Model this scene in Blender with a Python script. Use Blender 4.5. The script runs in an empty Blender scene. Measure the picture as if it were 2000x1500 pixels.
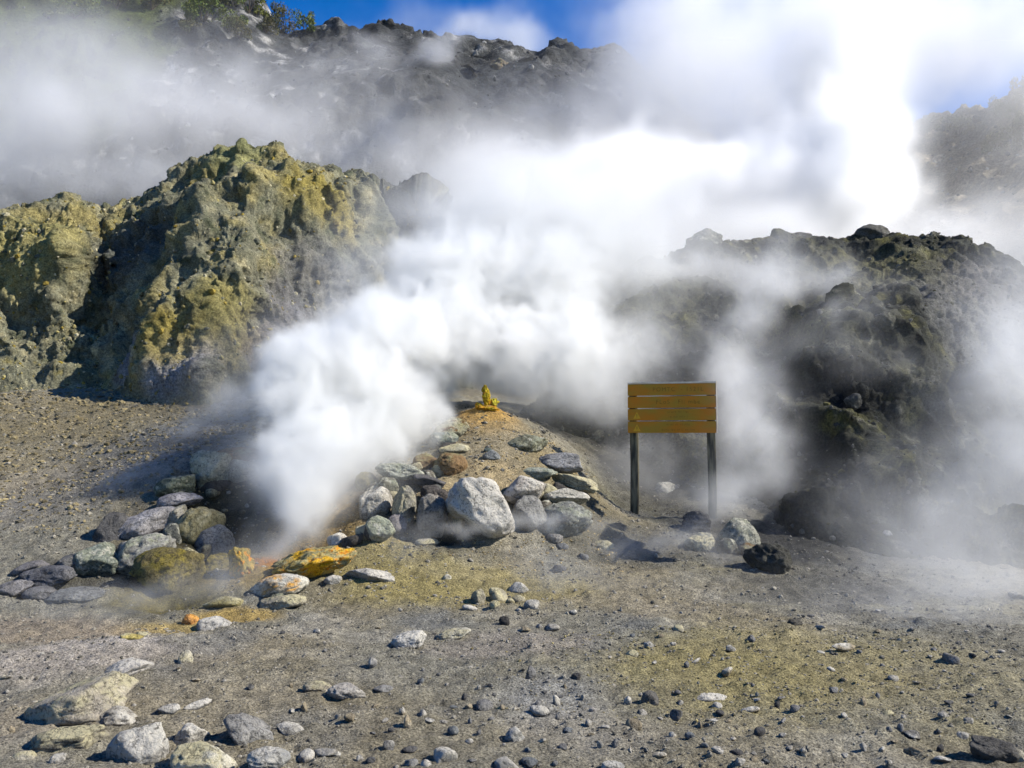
import bpy, math, random
import numpy as np
from mathutils import Vector, Matrix

# ------------------------------------------------------------------ camera, world, sun, exposure
SC = bpy.context.scene
COL = SC.collection
CAMZ = 1.6
F = 1732.0                                   # focal length in photograph pixels (2000 wide)
TH = math.atan(100.0 / F)                    # the camera looks up a little
cam = bpy.data.cameras.new('camera'); cam_o = bpy.data.objects.new('camera', cam); COL.objects.link(cam_o)
cam.sensor_width = 36.0; cam.lens = F / 2000.0 * 36.0
cam.clip_start = 0.05; cam.clip_end = 3000.0
cam_o.location = (0, 0, CAMZ); cam_o.rotation_euler = (math.pi / 2 + TH, 0, 0)
SC.camera = cam_o

SUN_EL = 38.0; SUN_AZ = 98.0                 # azimuth clockwise from +Y: from the right, a touch on our side
az, el = math.radians(SUN_AZ), math.radians(SUN_EL)
SUN = np.array([math.sin(az) * math.cos(el), math.cos(az) * math.cos(el), math.sin(el)])
w = bpy.data.worlds.new('World'); SC.world = w; w.use_nodes = True
nt = w.node_tree; nt.nodes.clear()
sky = nt.nodes.new('ShaderNodeTexSky'); sky.sky_type = 'NISHITA'; sky.sun_disc = False
sky.sun_elevation = el; sky.sun_rotation = az; sky.altitude = 800; sky.air_density = 1.0; sky.dust_density = 0.2; sky.ozone_density = 4.0
hsv = nt.nodes.new('ShaderNodeHueSaturation'); hsv.inputs['Saturation'].default_value = 1.38; hsv.inputs['Hue'].default_value = 0.512; hsv.inputs['Value'].default_value = 1.0
bg = nt.nodes.new('ShaderNodeBackground'); bg.inputs['Strength'].default_value = 0.1
wo = nt.nodes.new('ShaderNodeOutputWorld')
nt.links.new(sky.outputs[0], hsv.inputs['Color']); nt.links.new(hsv.outputs[0], bg.inputs[0]); nt.links.new(bg.outputs[0], wo.inputs[0])
sl = bpy.data.lights.new('sun', 'SUN'); sl.energy = 5.0; sl.angle = math.radians(0.5); sl.color = (1.0, 0.94, 0.83)
so = bpy.data.objects.new('sun', sl); COL.objects.link(so); so.location = (20, -5, 30)
so.rotation_euler = Vector(tuple(-SUN)).to_track_quat('-Z', 'Y').to_euler()
vs = SC.view_settings; SC.display_settings.display_device = 'sRGB'
vs.view_transform = 'Standard'; vs.look = 'None'; vs.exposure = 0.8; vs.gamma = 1.0; vs.use_curve_mapping = False
SC.render.engine = 'CYCLES'
cy = SC.cycles
cy.use_denoising = True
try: cy.denoiser = 'OPENIMAGEDENOISE'
except Exception: pass
cy.max_bounces = 10; cy.diffuse_bounces = 2; cy.glossy_bounces = 1; cy.transmission_bounces = 2; cy.volume_bounces = 8
cy.volume_step_rate = 2.4; cy.volume_max_steps = 256
cy.sample_clamp_indirect = 6.0
cy.use_adaptive_sampling = True; cy.adaptive_threshold = 0.02

# ------------------------------------------------------------------ helpers
rng = np.random.default_rng(7); random.seed(7)
cT, sT = math.cos(TH), math.sin(TH)
def ray(px, py):
    """unit-depth ray of a photograph pixel: world direction with y = 1"""
    a = (px - 1000.0) / F; b = (750.0 - py) / F
    y = cT - sT * b; z = sT + cT * b
    return a / y, z / y
def P(px, py, Y):
    a, c = ray(px, py)
    return np.array([a * Y, Y, CAMZ + c * Y])
def px_of(X, Y, Z):
    yc = Y * cT + (Z - CAMZ) * sT; zc = -Y * sT + (Z - CAMZ) * cT
    return 1000 + F * X / yc, 750 - F * zc / yc
def sc_at(Y): return Y / F                   # metres for one photograph pixel at depth Y

_perm = np.random.default_rng(11).permutation(256).astype(np.int64); _perm = np.concatenate([_perm] * 3)
_g = np.random.default_rng(12).normal(size=(256, 3)); _g = (_g / np.linalg.norm(_g, axis=1)[:, None]).astype(np.float32)
def perlin(x, y, z, seed=0):
    xi, yi, zi = np.floor(x), np.floor(y), np.floor(z)
    xf = (x - xi).astype(np.float32); yf = (y - yi).astype(np.float32); zf = (z - zi).astype(np.float32)
    xi = xi.astype(np.int64) + seed * 37; yi = yi.astype(np.int64) + seed * 17; zi = zi.astype(np.int64)
    u = xf * xf * xf * (xf * (xf * 6 - 15) + 10); v = yf * yf * yf * (yf * (yf * 6 - 15) + 10); t = zf * zf * zf * (zf * (zf * 6 - 15) + 10)
    def gr(i, j, k):
        h = _perm[_perm[_perm[(xi + i) & 255] + ((yi + j) & 255)] + ((zi + k) & 255)]
        g = _g[h]
        return g[..., 0] * (xf - i) + g[..., 1] * (yf - j) + g[..., 2] * (zf - k)
    def L(a, b, c): return a + c * (b - a)
    return 1.5 * L(L(L(gr(0, 0, 0), gr(1, 0, 0), u), L(gr(0, 1, 0), gr(1, 1, 0), u), v),
                   L(L(gr(0, 0, 1), gr(1, 0, 1), u), L(gr(0, 1, 1), gr(1, 1, 1), u), v), t)
def fbm(p, scale, octaves=4, gain=0.5, seed=0, mode=None):
    """p (...,3). mode: None, 'ridge' (sharp crests up), 'billow' (round lumps with sharp creases)"""
    s = 0; a = 1.0; f = 1.0 / scale; tot = 0
    for o in range(octaves):
        n = perlin(p[..., 0] * f + 5.3 * o, p[..., 1] * f + 1.7 * o, p[..., 2] * f - 3.1 * o, seed + o)
        if mode == 'ridge': n = 1 - 2 * np.abs(n)
        elif mode == 'billow': n = 2 * np.abs(n) - 0.5
        s = s + a * n; tot += a; a *= gain; f *= 2.03
    return s / tot
def sstep(a, b, x):
    t = np.clip((x - a) / (b - a), 0, 1); return t * t * (3 - 2 * t)

def mesh_from(name, verts, faces, mat=None, smooth=True):
    me = bpy.data.meshes.new(name)
    verts = np.ascontiguousarray(verts, dtype=np.float32); faces = np.ascontiguousarray(faces, dtype=np.int32)
    me.vertices.add(len(verts)); me.vertices.foreach_set('co', verts.ravel())
    k = faces.shape[1]
    me.loops.add(faces.size); me.loops.foreach_set('vertex_index', faces.ravel())
    me.polygons.add(len(faces)); me.polygons.foreach_set('loop_start', np.arange(0, faces.size, k, dtype=np.int32))
    try: me.polygons.foreach_set('loop_total', np.full(len(faces), k, dtype=np.int32))
    except Exception: pass
    me.polygons.foreach_set('use_smooth', np.full(len(faces), smooth, dtype=bool))
    me.update(calc_edges=True)
    if mat: me.materials.append(mat)
    return me
def set_col(me, col):
    at = me.color_attributes.new('Col', 'FLOAT_COLOR', 'POINT')
    c = np.ones((len(me.vertices), 4), dtype=np.float32); c[:, :3] = col
    at.data.foreach_set('color', c.ravel())
def add(name, me, parent=None, loc=(0, 0, 0), **props):
    o = bpy.data.objects.new(name, me); COL.objects.link(o); o.location = loc
    if parent: o.parent = parent
    for k, v in props.items(): o[k] = v
    return o
def tag(o, label, cat, group=None):
    o['label'] = label; o['category'] = cat
    if group: o['group'] = group
def grid_faces(nu, nv):
    i = np.arange(nv - 1)[:, None] * nu + np.arange(nu - 1)[None, :]
    return np.stack([i, i + 1, i + 1 + nu, i + nu], -1).reshape(-1, 4)
def grid_normals(G):
    du = np.gradient(G, axis=1); dv = np.gradient(G, axis=0)
    n = np.cross(du, dv); n /= np.linalg.norm(n, axis=-1, keepdims=True) + 1e-9
    return n
def blob(X, Y, px, py, Yd, rpx, rY):
    """soft round patch on the ground centred under a photograph pixel at depth Yd"""
    c = P(px, py, Yd); r = rpx * sc_at(Yd)
    return np.exp(-((X - c[0]) / r) ** 2 - ((Y - c[1]) / rY) ** 2)

# ------------------------------------------------------------------ materials
def terrain_mat(name, speck=1.0, bump=0.5, bscale=18.0, rough=0.95, dark=(0.5, 1.35), grain=60.0):
    m = bpy.data.materials.new(name); m.use_nodes = True; t = m.node_tree; N = t.nodes; L = t.links; N.clear()
    out = N.new('ShaderNodeOutputMaterial'); b = N.new('ShaderNodeBsdfPrincipled'); L.new(b.outputs[0], out.inputs[0])
    b.inputs['Roughness'].default_value = rough; b.inputs['Specular IOR Level'].default_value = 0.2
    at = N.new('ShaderNodeVertexColor'); at.layer_name = 'Col'
    geo = N.new('ShaderNodeNewGeometry')
    n1 = N.new('ShaderNodeTexNoise'); n1.inputs['Scale'].default_value = grain; n1.inputs['Detail'].default_value = 3; n1.inputs['Roughness'].default_value = 0.7
    n2 = N.new('ShaderNodeTexNoise'); n2.inputs['Scale'].default_value = bscale * 0.35; n2.inputs['Detail'].default_value = 6; n2.inputs['Roughness'].default_value = 0.65
    for n in (n1, n2): L.new(geo.outputs['Position'], n.inputs['Vector'])
    mr = N.new('ShaderNodeMapRange'); mr.inputs['From Min'].default_value = 0.34; mr.inputs['From Max'].default_value = 0.68
    mr.inputs['To Min'].default_value = dark[0]; mr.inputs['To Max'].default_value = dark[1]; L.new(n1.outputs[0], mr.inputs['Value'])
    mr2 = N.new('ShaderNodeMapRange'); mr2.inputs['From Min'].default_value = 0.32; mr2.inputs['From Max'].default_value = 0.68
    mr2.inputs['To Min'].default_value = 0.62; mr2.inputs['To Max'].default_value = 1.35; L.new(n2.outputs[0], mr2.inputs['Value'])
    mu = N.new('ShaderNodeMath'); mu.operation = 'MULTIPLY'; L.new(mr.outputs[0], mu.inputs[0]); L.new(mr2.outputs[0], mu.inputs[1])
    vm = N.new('ShaderNodeVectorMath'); vm.operation = 'SCALE'; L.new(at.outputs[0], vm.inputs[0]); L.new(mu.outputs[0], vm.inputs['Scale'])
    L.new(vm.outputs[0], b.inputs['Base Color'])
    n3 = N.new('ShaderNodeTexNoise'); n3.inputs['Scale'].default_value = bscale; n3.inputs['Detail'].default_value = 7; n3.inputs['Roughness'].default_value = 0.72
    L.new(geo.outputs['Position'], n3.inputs['Vector'])
    bp = N.new('ShaderNodeBump'); bp.inputs['Strength'].default_value = 1.0; bp.inputs['Distance'].default_value = bump
    L.new(n3.outputs[0], bp.inputs['Height']); L.new(bp.outputs[0], b.inputs['Normal'])
    return m
def rock_mat(name, crust=None, crust_amt=0.5, spot=None, contrast=1.0, crust_up=True):
    """stone coloured by the object's own colour, with mottling, fine relief and a crust of deposits"""
    m = bpy.data.materials.new(name); m.use_nodes = True; t = m.node_tree; N = t.nodes; L = t.links; N.clear()
    out = N.new('ShaderNodeOutputMaterial'); b = N.new('ShaderNodeBsdfPrincipled'); L.new(b.outputs[0], out.inputs[0])
    b.inputs['Roughness'].default_value = 0.9; b.inputs['Specular IOR Level'].default_value = 0.25
    oi = N.new('ShaderNodeObjectInfo'); geo = N.new('ShaderNodeNewGeometry')
    def noise(s, d, r=0.6):
        n = N.new('ShaderNodeTexNoise'); n.inputs['Scale'].default_value = s; n.inputs['Detail'].default_value = d; n.inputs['Roughness'].default_value = r
        L.new(geo.outputs['Position'], n.inputs['Vector']); return n
    n1 = noise(5.5, 7, 0.66); n2 = noise(70, 3, 0.7)
    def rngn(n, a, c, lo, hi):
        r = N.new('ShaderNodeMapRange'); r.inputs['From Min'].default_value = a; r.inputs['From Max'].default_value = c
        r.inputs['To Min'].default_value = lo; r.inputs['To Max'].default_value = hi; L.new(n.outputs[0], r.inputs['Value']); return r
    r1 = rngn(n1, .33, .67, 1 - 0.45 * contrast, 1 + 0.35 * contrast); r2 = rngn(n2, .33, .67, .82, 1.16)
    mu = N.new('ShaderNodeMath'); mu.operation = 'MULTIPLY'; L.new(r1.outputs[0], mu.inputs[0]); L.new(r2.outputs[0], mu.inputs[1])
    vm = N.new('ShaderNodeVectorMath'); vm.operation = 'SCALE'; L.new(oi.outputs['Color'], vm.inputs[0]); L.new(mu.outputs[0], vm.inputs['Scale'])
    colr = vm.outputs[0]
    def overlay(col, colour, nscale, lo, hi, up):
        n = noise(nscale, 5, 0.62); r = rngn(n, lo, hi, 0, 1); f = r.outputs[0]
        if up:
            sx = N.new('ShaderNodeSeparateXYZ'); L.new(geo.outputs['Normal'], sx.inputs[0])
            a = N.new('ShaderNodeMath'); a.operation = 'MULTIPLY_ADD'; a.inputs[1].default_value = 0.9; a.inputs[2].default_value = 0.35; a.use_clamp = True
            L.new(sx.outputs['Z'], a.inputs[0]); k = N.new('ShaderNodeMath'); k.operation = 'MULTIPLY'; L.new(f, k.inputs[0]); L.new(a.outputs[0], k.inputs[1]); f = k.outputs[0]
        mx = N.new('ShaderNodeMix'); mx.data_type = 'RGBA'; L.new(f, mx.inputs[0]); L.new(col, mx.inputs[6]); mx.inputs[7].default_value = (*colour, 1)
        return mx.outputs[2]
    if crust: colr = overlay(colr, crust, 5.0, .62 - .3 * crust_amt, .70 - .2 * crust_amt, crust_up)
    if spot: colr = overlay(colr, spot, 11.0, .54, .62, False)
    ck = noise(7.5, 4, 0.55); ab = N.new('ShaderNodeMath'); ab.operation = 'SUBTRACT'; ab.inputs[1].default_value = .5; L.new(ck.outputs[0], ab.inputs[0])
    aa = N.new('ShaderNodeMath'); aa.operation = 'ABSOLUTE'; L.new(ab.outputs[0], aa.inputs[0])
    cm = N.new('ShaderNodeMapRange'); cm.inputs['From Min'].default_value = .002; cm.inputs['From Max'].default_value = .018; cm.inputs['To Min'].default_value = .45; cm.inputs['To Max'].default_value = 1.0
    L.new(aa.outputs[0], cm.inputs['Value']); pit = noise(34, 3, .6); pm = rngn(pit, .36, .44, .5, 1.0)
    cp = N.new('ShaderNodeMath'); cp.operation = 'MULTIPLY'; L.new(cm.outputs[0], cp.inputs[0]); L.new(pm.outputs[0], cp.inputs[1])
    dm = N.new('ShaderNodeVectorMath'); dm.operation = 'SCALE'; L.new(colr, dm.inputs[0]); L.new(cp.outputs[0], dm.inputs['Scale']); colr = dm.outputs[0]
    L.new(colr, b.inputs['Base Color'])
    n3 = noise(24, 8, 0.7)
    bp = N.new('ShaderNodeBump'); bp.inputs['Strength'].default_value = 0.9; bp.inputs['Distance'].default_value = 0.05
    L.new(n3.outputs[0], bp.inputs['Height']); L.new(bp.outputs[0], b.inputs['Normal'])
    return m
def plain_mat(name, col, rough=0.8, var=None, vscale=8.0, stretch=(1, 1, 1), bump=0.0):
    m = bpy.data.materials.new(name); m.use_nodes = True; t = m.node_tree; N = t.nodes; L = t.links
    b = N['Principled BSDF']; b.inputs['Roughness'].default_value = rough; b.inputs['Base Color'].default_value = (*col, 1)
    b.inputs['Specular IOR Level'].default_value = 0.25
    if var:
        tc = N.new('ShaderNodeTexCoord'); mp = N.new('ShaderNodeMapping'); mp.inputs['Scale'].default_value = stretch; L.new(tc.outputs['Object'], mp.inputs[0])
        n = N.new('ShaderNodeTexNoise'); n.inputs['Scale'].default_value = vscale; n.inputs['Detail'].default_value = 5; L.new(mp.outputs[0], n.inputs['Vector'])
        cr = N.new('ShaderNodeValToRGB'); cr.color_ramp.elements[0].position = 0.38; cr.color_ramp.elements[1].position = 0.64
        cr.color_ramp.elements[0].color = (*col, 1); cr.color_ramp.elements[1].color = (*var, 1)
        L.new(n.outputs[0], cr.inputs[0]); L.new(cr.outputs[0], b.inputs['Base Color'])
        if bump:
            bp = N.new('ShaderNodeBump'); bp.inputs['Distance'].default_value = bump; L.new(n.outputs[0], bp.inputs['Height']); L.new(bp.outputs[0], b.inputs['Normal'])
    return m

# ------------------------------------------------------------------ ground: thin-plate surface through surveyed points, then relief
pts = []
def gp(px, py, Y): q = P(px, py, Y); pts.append((q[0], q[1], q[2]))
for X in (-9, -4, 0, 4, 9): pts += [(X, -5, 0.0), (X, 1.5, 0.0), (X, 4.6, 0.0)]
for X in (-8, -3, 1, 5, 9): pts.append((X, 7.0, 0.02 if X > -4 else -0.02))
for q in [(1000, 1130, 9.2), (1300, 1130, 9.3), (1560, 1110, 10), (1800, 1200, 8.2), (2100, 1200, 8.4), (1235, 1003, 12.0), (1400, 1000, 12.1),
          (1300, 950, 13.2), (1150, 1040, 10.6), (1000, 1062, 9.9), (900, 1058, 9.8), (800, 1055, 9.7), (720, 1080, 9.4), (600, 1185, 8.3),
          (450, 1215, 7.9), (350, 1245, 7.6), (200, 1250, 7.5), (0, 1200, 8.0), (100, 1175, 8.3), (-300, 1200, 8.2),
          (60, 1095, 9.2), (180, 1050, 9.9), (300, 955, 11.0), (330, 910, 11.6), (480, 870, 12.3), (600, 850, 12.7), (780, 850, 12.6), (870, 835, 12.4), (950, 805, 12.9),
          (1000, 850, 12.0), (1030, 885, 11.6), (1150, 965, 11.5), (1140, 900, 12.7), (1200, 985, 12.3), (1190, 938, 12.9), (1180, 898, 13.6), (1060, 832, 14), (900, 950, 10.7), (960, 945, 10.6),
          (1100, 930, 11.4), (840, 885, 11.6), (750, 935, 10.9), (600, 1085, 9.6), (560, 1010, 10.5), (650, 1000, 10.4), (500, 1120, 9.0), (420, 1130, 8.9), (330, 1120, 8.9),
          (-100, 1000, 11), (100, 955, 12), (0, 850, 14.5), (250, 850, 14.2), (-400, 850, 15), (100, 762, 17.5), (300, 775, 17), (480, 800, 15.5),
          (-300, 740, 18.5), (600, 770, 17.5), (800, 790, 18), (1000, 790, 17)]: gp(*q)
pts += [(-10, 24, 3.6), (0, 24, 2.6), (6, 22, 1.4), (12, 22, 1.6), (4, 14, 1.1), (7, 14, .7), (9, 12, .2), (13, 10, .1), (6, 11.5, .2),
        (-20, 40, 7), (0, 40, 6), (20, 40, 6), (-45, 60, 8), (45, 60, 8), (0, 70, 8), (-70, 110, 8), (70, 110, 8), (0, 160, 8), (-120, 160, 8), (120, 160, 8)]
TP = np.array(pts, dtype=np.float64)
def _u(r2): return 0.5 * r2 * np.log(r2 + 1e-12)
_n = len(TP); K = _u(((TP[:, None, :2] - TP[None, :, :2]) ** 2).sum(-1)) + np.eye(_n) * 0.02
A = np.zeros((_n + 3, _n + 3)); A[:_n, :_n] = K; A[:_n, _n] = 1; A[:_n, _n + 1:] = TP[:, :2]; A[_n, :_n] = 1; A[_n + 1:, :_n] = TP[:, :2].T
_w = np.linalg.solve(A, np.concatenate([TP[:, 2], [0, 0, 0]]))
def base_z(X, Y):
    X = np.asarray(X, dtype=np.float64); Y = np.asarray(Y, dtype=np.float64); Z = _w[_n] + _w[_n + 1] * X + _w[_n + 2] * Y
    for i in range(_n): Z = Z + _w[i] * _u((X - TP[i, 0]) ** 2 + (Y - TP[i, 1]) ** 2)
    return Z
def relief(X, Y):
    p = np.stack([X, Y, np.zeros_like(X)], -1)
    amp = np.clip(Y / 12.0, 0.6, 4)
    r = 0.058 * amp * fbm(p, 1.5, 3, .5, 3) + 0.042 * fbm(p, .33, 3, .6, 8, 'billow') + .02 * fbm(p, .13, 3, .62, 15) + 0.022 * np.maximum(0, fbm(p, .10, 3, .6, 21) - .05) * 2
    # long low terraces running down to the right in the foreground
    q = np.stack([X * .45 + Y * .5, Y * 1.1 - X * .35, np.zeros_like(X)], -1)
    r = r + 0.05 * fbm(q, .9, 2, .5, 31, 'ridge') * sstep(12, 8, Y)
    rough = sstep(9, 16, Y) * sstep(2.0, -2.0, X)
    r = r + rough * 0.055 * fbm(p, .5, 4, .6, 41, 'billow')
    # hollow of the fumarole mouths
    c = P(330, 1175, 8.6); r = r - 0.22 * np.exp(-((X - c[0]) / .34) ** 2 - ((Y - c[1]) / .3) ** 2)
    c = P(590, 1040, 9.9); r = r - 0.15 * np.exp(-((X - c[0]) / .4) ** 2 - ((Y - c[1]) / .35) ** 2)
    c = P(953, 812, 12.75); r = r + 0.20 * np.exp(-np.sqrt(((X - c[0]) / .22) ** 2 + ((Y - c[1]) / .22) ** 2 + .05))
    for q in TROUGH:
        r = r - q[3] * np.exp(-((X - q[0]) / q[2]) ** 2 - ((Y - q[1]) / (q[2] * .8)) ** 2)
    return r
TROUGH = []
for px_, py_, Y_, r_, d_ in [(60, 1150, 8.55, .28, .12), (140, 1142, 8.75, .28, .18), (225, 1132, 8.95, .28, .2), (300, 1120, 9.1, .28, .2), (390, 1085, 9.45, .3, .26), (420, 1040, 9.8, .3, .28), (430, 990, 10.25, .32, .3), (430, 955, 10.6, .3, .25), (810, 1035, 9.85, .25, .12), (870, 1025, 9.9, .22, .12)]:
    q_ = P(px_, py_, Y_); TROUGH.append((q_[0], Y_, r_, d_))
def gz(X, Y):
    X = np.atleast_1d(np.asarray(X, float)); Y = np.atleast_1d(np.asarray(Y, float))
    return base_z(X, Y) + relief(X, Y)
def hit(px, py, y0=3.0, y1=20.0):
    """where the ground is seen at a photograph pixel"""
    a, c = ray(px, py); Y = np.linspace(y0, y1, 700)
    d = CAMZ + c * Y - gz(a * Y, Y)
    k = np.where(d < 0)[0]
    Yh = Y[k[0]] if len(k) else 12.0
    return np.array([a * Yh, Yh, CAMZ + c * Yh])

nu, nv = 700, 550
yy = np.concatenate([np.linspace(-4, 2.4, 24), 2.5 * np.exp(np.linspace(0, math.log(26 / 2.5), nv - 84)), np.geomspace(27, 170, 60)]); nv = len(yy)
uu = np.linspace(-1, 1, nu)
GX = uu[None, :] * (np.maximum(yy, 0) * .78 + 3.2)[:, None]; GY = np.repeat(yy[:, None], nu, 1)
GZ = base_z(GX, GY) + relief(GX, GY)
gp3 = np.stack([GX, GY, GZ], -1)
n_a = fbm(gp3, 1.1, 4, .6, 50); n_b = fbm(gp3, .45, 4, .6, 60); n_c = fbm(gp3, 2.6, 3, .5, 70)
grey = np.array([.20, .188, .145]); pale = np.array([.42, .395, .33]); brown = np.array([.20, .16, .085]); ochre = np.array([.26, .215, .085]); blue = np.array([.13, .145, .16]); dk = np.array([.05, .048, .044])
def mixc(c, col, f): return c + (np.asarray(col) - c) * np.clip(f, 0, 1)[..., None]
C = np.ones(GX.shape + (3,)) * grey
C = mixc(C, pale, sstep(-.05, .35, n_a + .3 * n_c) * .55)
C = mixc(C, dk, sstep(.1, .5, -n_b) * .35)
C = mixc(C, brown, sstep(-.1, .3, n_c) * .55)
C = mixc(C, (.27, .24, .12), sstep(.12, .4, fbm(gp3, 1.3, 4, .6, 95)) * .5 * sstep(-.5, 2.5, GX))
C = mixc(C, blue, sstep(.15, .4, fbm(gp3, 1.6, 3, .5, 90)) * .45)
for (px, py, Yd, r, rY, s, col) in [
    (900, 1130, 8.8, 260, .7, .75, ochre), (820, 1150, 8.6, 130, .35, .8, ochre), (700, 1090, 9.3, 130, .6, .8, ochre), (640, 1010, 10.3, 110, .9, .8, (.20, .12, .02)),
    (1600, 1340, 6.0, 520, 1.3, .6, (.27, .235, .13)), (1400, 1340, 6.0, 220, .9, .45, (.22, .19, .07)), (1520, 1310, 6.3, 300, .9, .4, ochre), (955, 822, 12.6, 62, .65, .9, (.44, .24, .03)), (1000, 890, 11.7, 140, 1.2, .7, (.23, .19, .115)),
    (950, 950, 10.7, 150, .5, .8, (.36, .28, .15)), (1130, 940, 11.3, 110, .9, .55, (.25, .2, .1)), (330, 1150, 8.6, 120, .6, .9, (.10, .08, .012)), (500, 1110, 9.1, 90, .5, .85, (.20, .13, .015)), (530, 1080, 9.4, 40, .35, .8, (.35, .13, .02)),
    (330, 1235, 7.7, 110, .22, .8, (.38, .28, .09)), (460, 1205, 8.0, 90, .18, .7, (.36, .24, .05)), (430, 955, 10.9, 110, .7, .9, (.045, .038, .018)), (400, 1010, 10.2, 120, .6, .9, (.06, .05, .02)), (300, 1070, 9.5, 120, .5, .85, (.05, .045, .025)), (140, 1125, 8.9, 110, .35, .8, (.05, .048, .04)), (840, 1000, 10.1, 110, .35, .85, (.05, .04, .022)), (760, 960, 10.5, 70, .4, .8, (.07, .05, .025)),  # near-black entries paint the shade between the bank stones into the ground
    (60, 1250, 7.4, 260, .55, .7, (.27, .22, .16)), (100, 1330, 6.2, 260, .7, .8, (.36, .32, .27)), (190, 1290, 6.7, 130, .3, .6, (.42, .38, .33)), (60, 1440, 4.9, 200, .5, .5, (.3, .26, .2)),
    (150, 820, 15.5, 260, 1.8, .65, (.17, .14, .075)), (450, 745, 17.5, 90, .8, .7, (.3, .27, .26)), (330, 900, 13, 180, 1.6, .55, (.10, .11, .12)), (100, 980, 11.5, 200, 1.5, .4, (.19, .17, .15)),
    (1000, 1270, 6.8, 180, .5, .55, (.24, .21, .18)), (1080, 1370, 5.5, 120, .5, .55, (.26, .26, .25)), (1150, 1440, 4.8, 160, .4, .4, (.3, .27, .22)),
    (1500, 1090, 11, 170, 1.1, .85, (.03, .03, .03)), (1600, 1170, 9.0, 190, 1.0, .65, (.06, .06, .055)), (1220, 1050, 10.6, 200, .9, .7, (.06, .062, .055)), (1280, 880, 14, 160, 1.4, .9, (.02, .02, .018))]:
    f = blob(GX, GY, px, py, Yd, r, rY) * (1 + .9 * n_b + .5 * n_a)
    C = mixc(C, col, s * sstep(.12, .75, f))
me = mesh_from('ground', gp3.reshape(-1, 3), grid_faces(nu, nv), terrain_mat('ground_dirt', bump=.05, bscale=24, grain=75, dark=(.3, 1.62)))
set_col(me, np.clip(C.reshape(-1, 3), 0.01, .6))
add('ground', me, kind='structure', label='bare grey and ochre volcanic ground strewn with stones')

# ------------------------------------------------------------------ cliff, mound, hill: surfaces lofted through rows of surveyed points
def loft(rows, nu, nv, x0, x1, back):
    """rows: list of [(px, py, Y) ...] from base to ridge; back: [(dy, dz) ...] added behind the ridge"""
    us = np.linspace(0, 1, nu); pxs = x0 + us * (x1 - x0)
    R = []
    for r in rows:
        r = sorted(r); a = np.array(r, float)
        py = np.interp(pxs, a[:, 0], a[:, 1]); Y = np.interp(pxs, a[:, 0], a[:, 2])
        R.append(np.array([P(x, y, d) for x, y, d in zip(pxs, py, Y)]))
    top = R[-1]
    for dy, dz in back:
        q = top.copy(); q[:, 0] *= (q[:, 1] + dy) / q[:, 1]; q[:, 1] += dy; q[:, 2] += dz; R.append(q)
    R = np.array(R)                                             # rows x nu x 3
    d = np.linalg.norm(np.diff(R, axis=0), axis=-1).mean(1); front = len(rows) - 1
    # most of the mesh rows go to the side in view
    wts = np.array([d[i] if i < front else d[i] * .25 for i in range(len(d))]); s = np.concatenate([[0], np.cumsum(wts)]); s /= s[-1]
    vs_ = np.linspace(0, 1, nv); G = np.zeros((nv, nu, 3))
    m = np.zeros_like(R)                                        # monotone-ish Catmull-Rom tangents
    m[1:-1] = (R[2:] - R[:-2]) / (s[2:] - s[:-2])[:, None, None]; m[0] = (R[1] - R[0]) / (s[1] - s[0]); m[-1] = (R[-1] - R[-2]) / (s[-1] - s[-2])
    m[front] *= .25
    k = np.clip(np.searchsorted(s, vs_, side='right') - 1, 0, len(s) - 2)
    for j, (v, i) in enumerate(zip(vs_, k)):
        h = s[i + 1] - s[i]; t = (v - s[i]) / h
        G[j] = (2*t**3-3*t**2+1) * R[i] + (t**3-2*t**2+t) * h * m[i] + (-2*t**3+3*t**2) * R[i+1] + (t**3-t**2) * h * m[i+1]
    ker = np.exp(-np.linspace(-2, 2, 9) ** 2); ker /= ker.sum()  # soften the corners along u
    pad = np.pad(G, ((0, 0), (4, 4), (0, 0)), 'edge'); G = sum(ker[i] * pad[:, i:i + nu] for i in range(9))
    return G
def displaced(G, layers):
    for fn in layers:
        n = grid_normals(G); n = np.where((n[..., 1:2] > 0) & (n[..., 2:3] < 0.0), -n, n)
        G = G + n * fn(G)[..., None]
    return G

# --- left cliff
base = [(-350, 830, 17.2), (0, 800, 17.2), (200, 800, 17.2), (300, 800, 16.2), (400, 810, 16.0), (500, 830, 16.8), (700, 860, 18.6), (900, 880, 24.1)]
m0 = [(-350, 735, 18.2), (0, 705, 18.5), (200, 712, 18.7), (300, 728, 16.8), (400, 742, 16.5), (500, 740, 17.5), (700, 760, 19.1), (900, 800, 24.7)]
m1 = [(-350, 650, 18.6), (0, 622, 19), (100, 602, 19), (200, 612, 20), (250, 602, 20), (330, 600, 17.8), (400, 610, 17.4), (500, 612, 18.3), (650, 630, 20), (900, 700, 26.0)]
m2 = [(-350, 520, 19), (0, 500, 19.4), (120, 490, 19.5), (220, 500, 21.3), (300, 490, 20.5), (380, 490, 18.8), (480, 480, 19), (600, 490, 20.3), (700, 510, 21.5), (900, 600, 27.0)]
m3 = [(-350, 490, 19.6), (0, 472, 20), (120, 468, 20.1), (200, 462, 21.5), (300, 432, 22), (400, 392, 20.6), (500, 372, 20.5), (600, 385, 21.3), (700, 405, 22.3), (900, 500, 28.0)]
rg = [(-350, 460, 20.5), (0, 445, 20.8), (60, 438, 20.8), (200, 410, 22.3), (330, 362, 22.8), (430, 312, 22.5), (455, 300, 22.2), (482, 298, 22.2), (500, 312, 22.3), (560, 330, 22.5), (700, 356, 23.2), (800, 370, 23.6), (850, 378, 23.8), (875, 405, 24), (900, 470, 28.7)]
G = loft([base, m0, m1, m2, m3, rg], 560, 360, -350, 900, [(2, -.5), (6, -3), (12, -6)])
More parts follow.
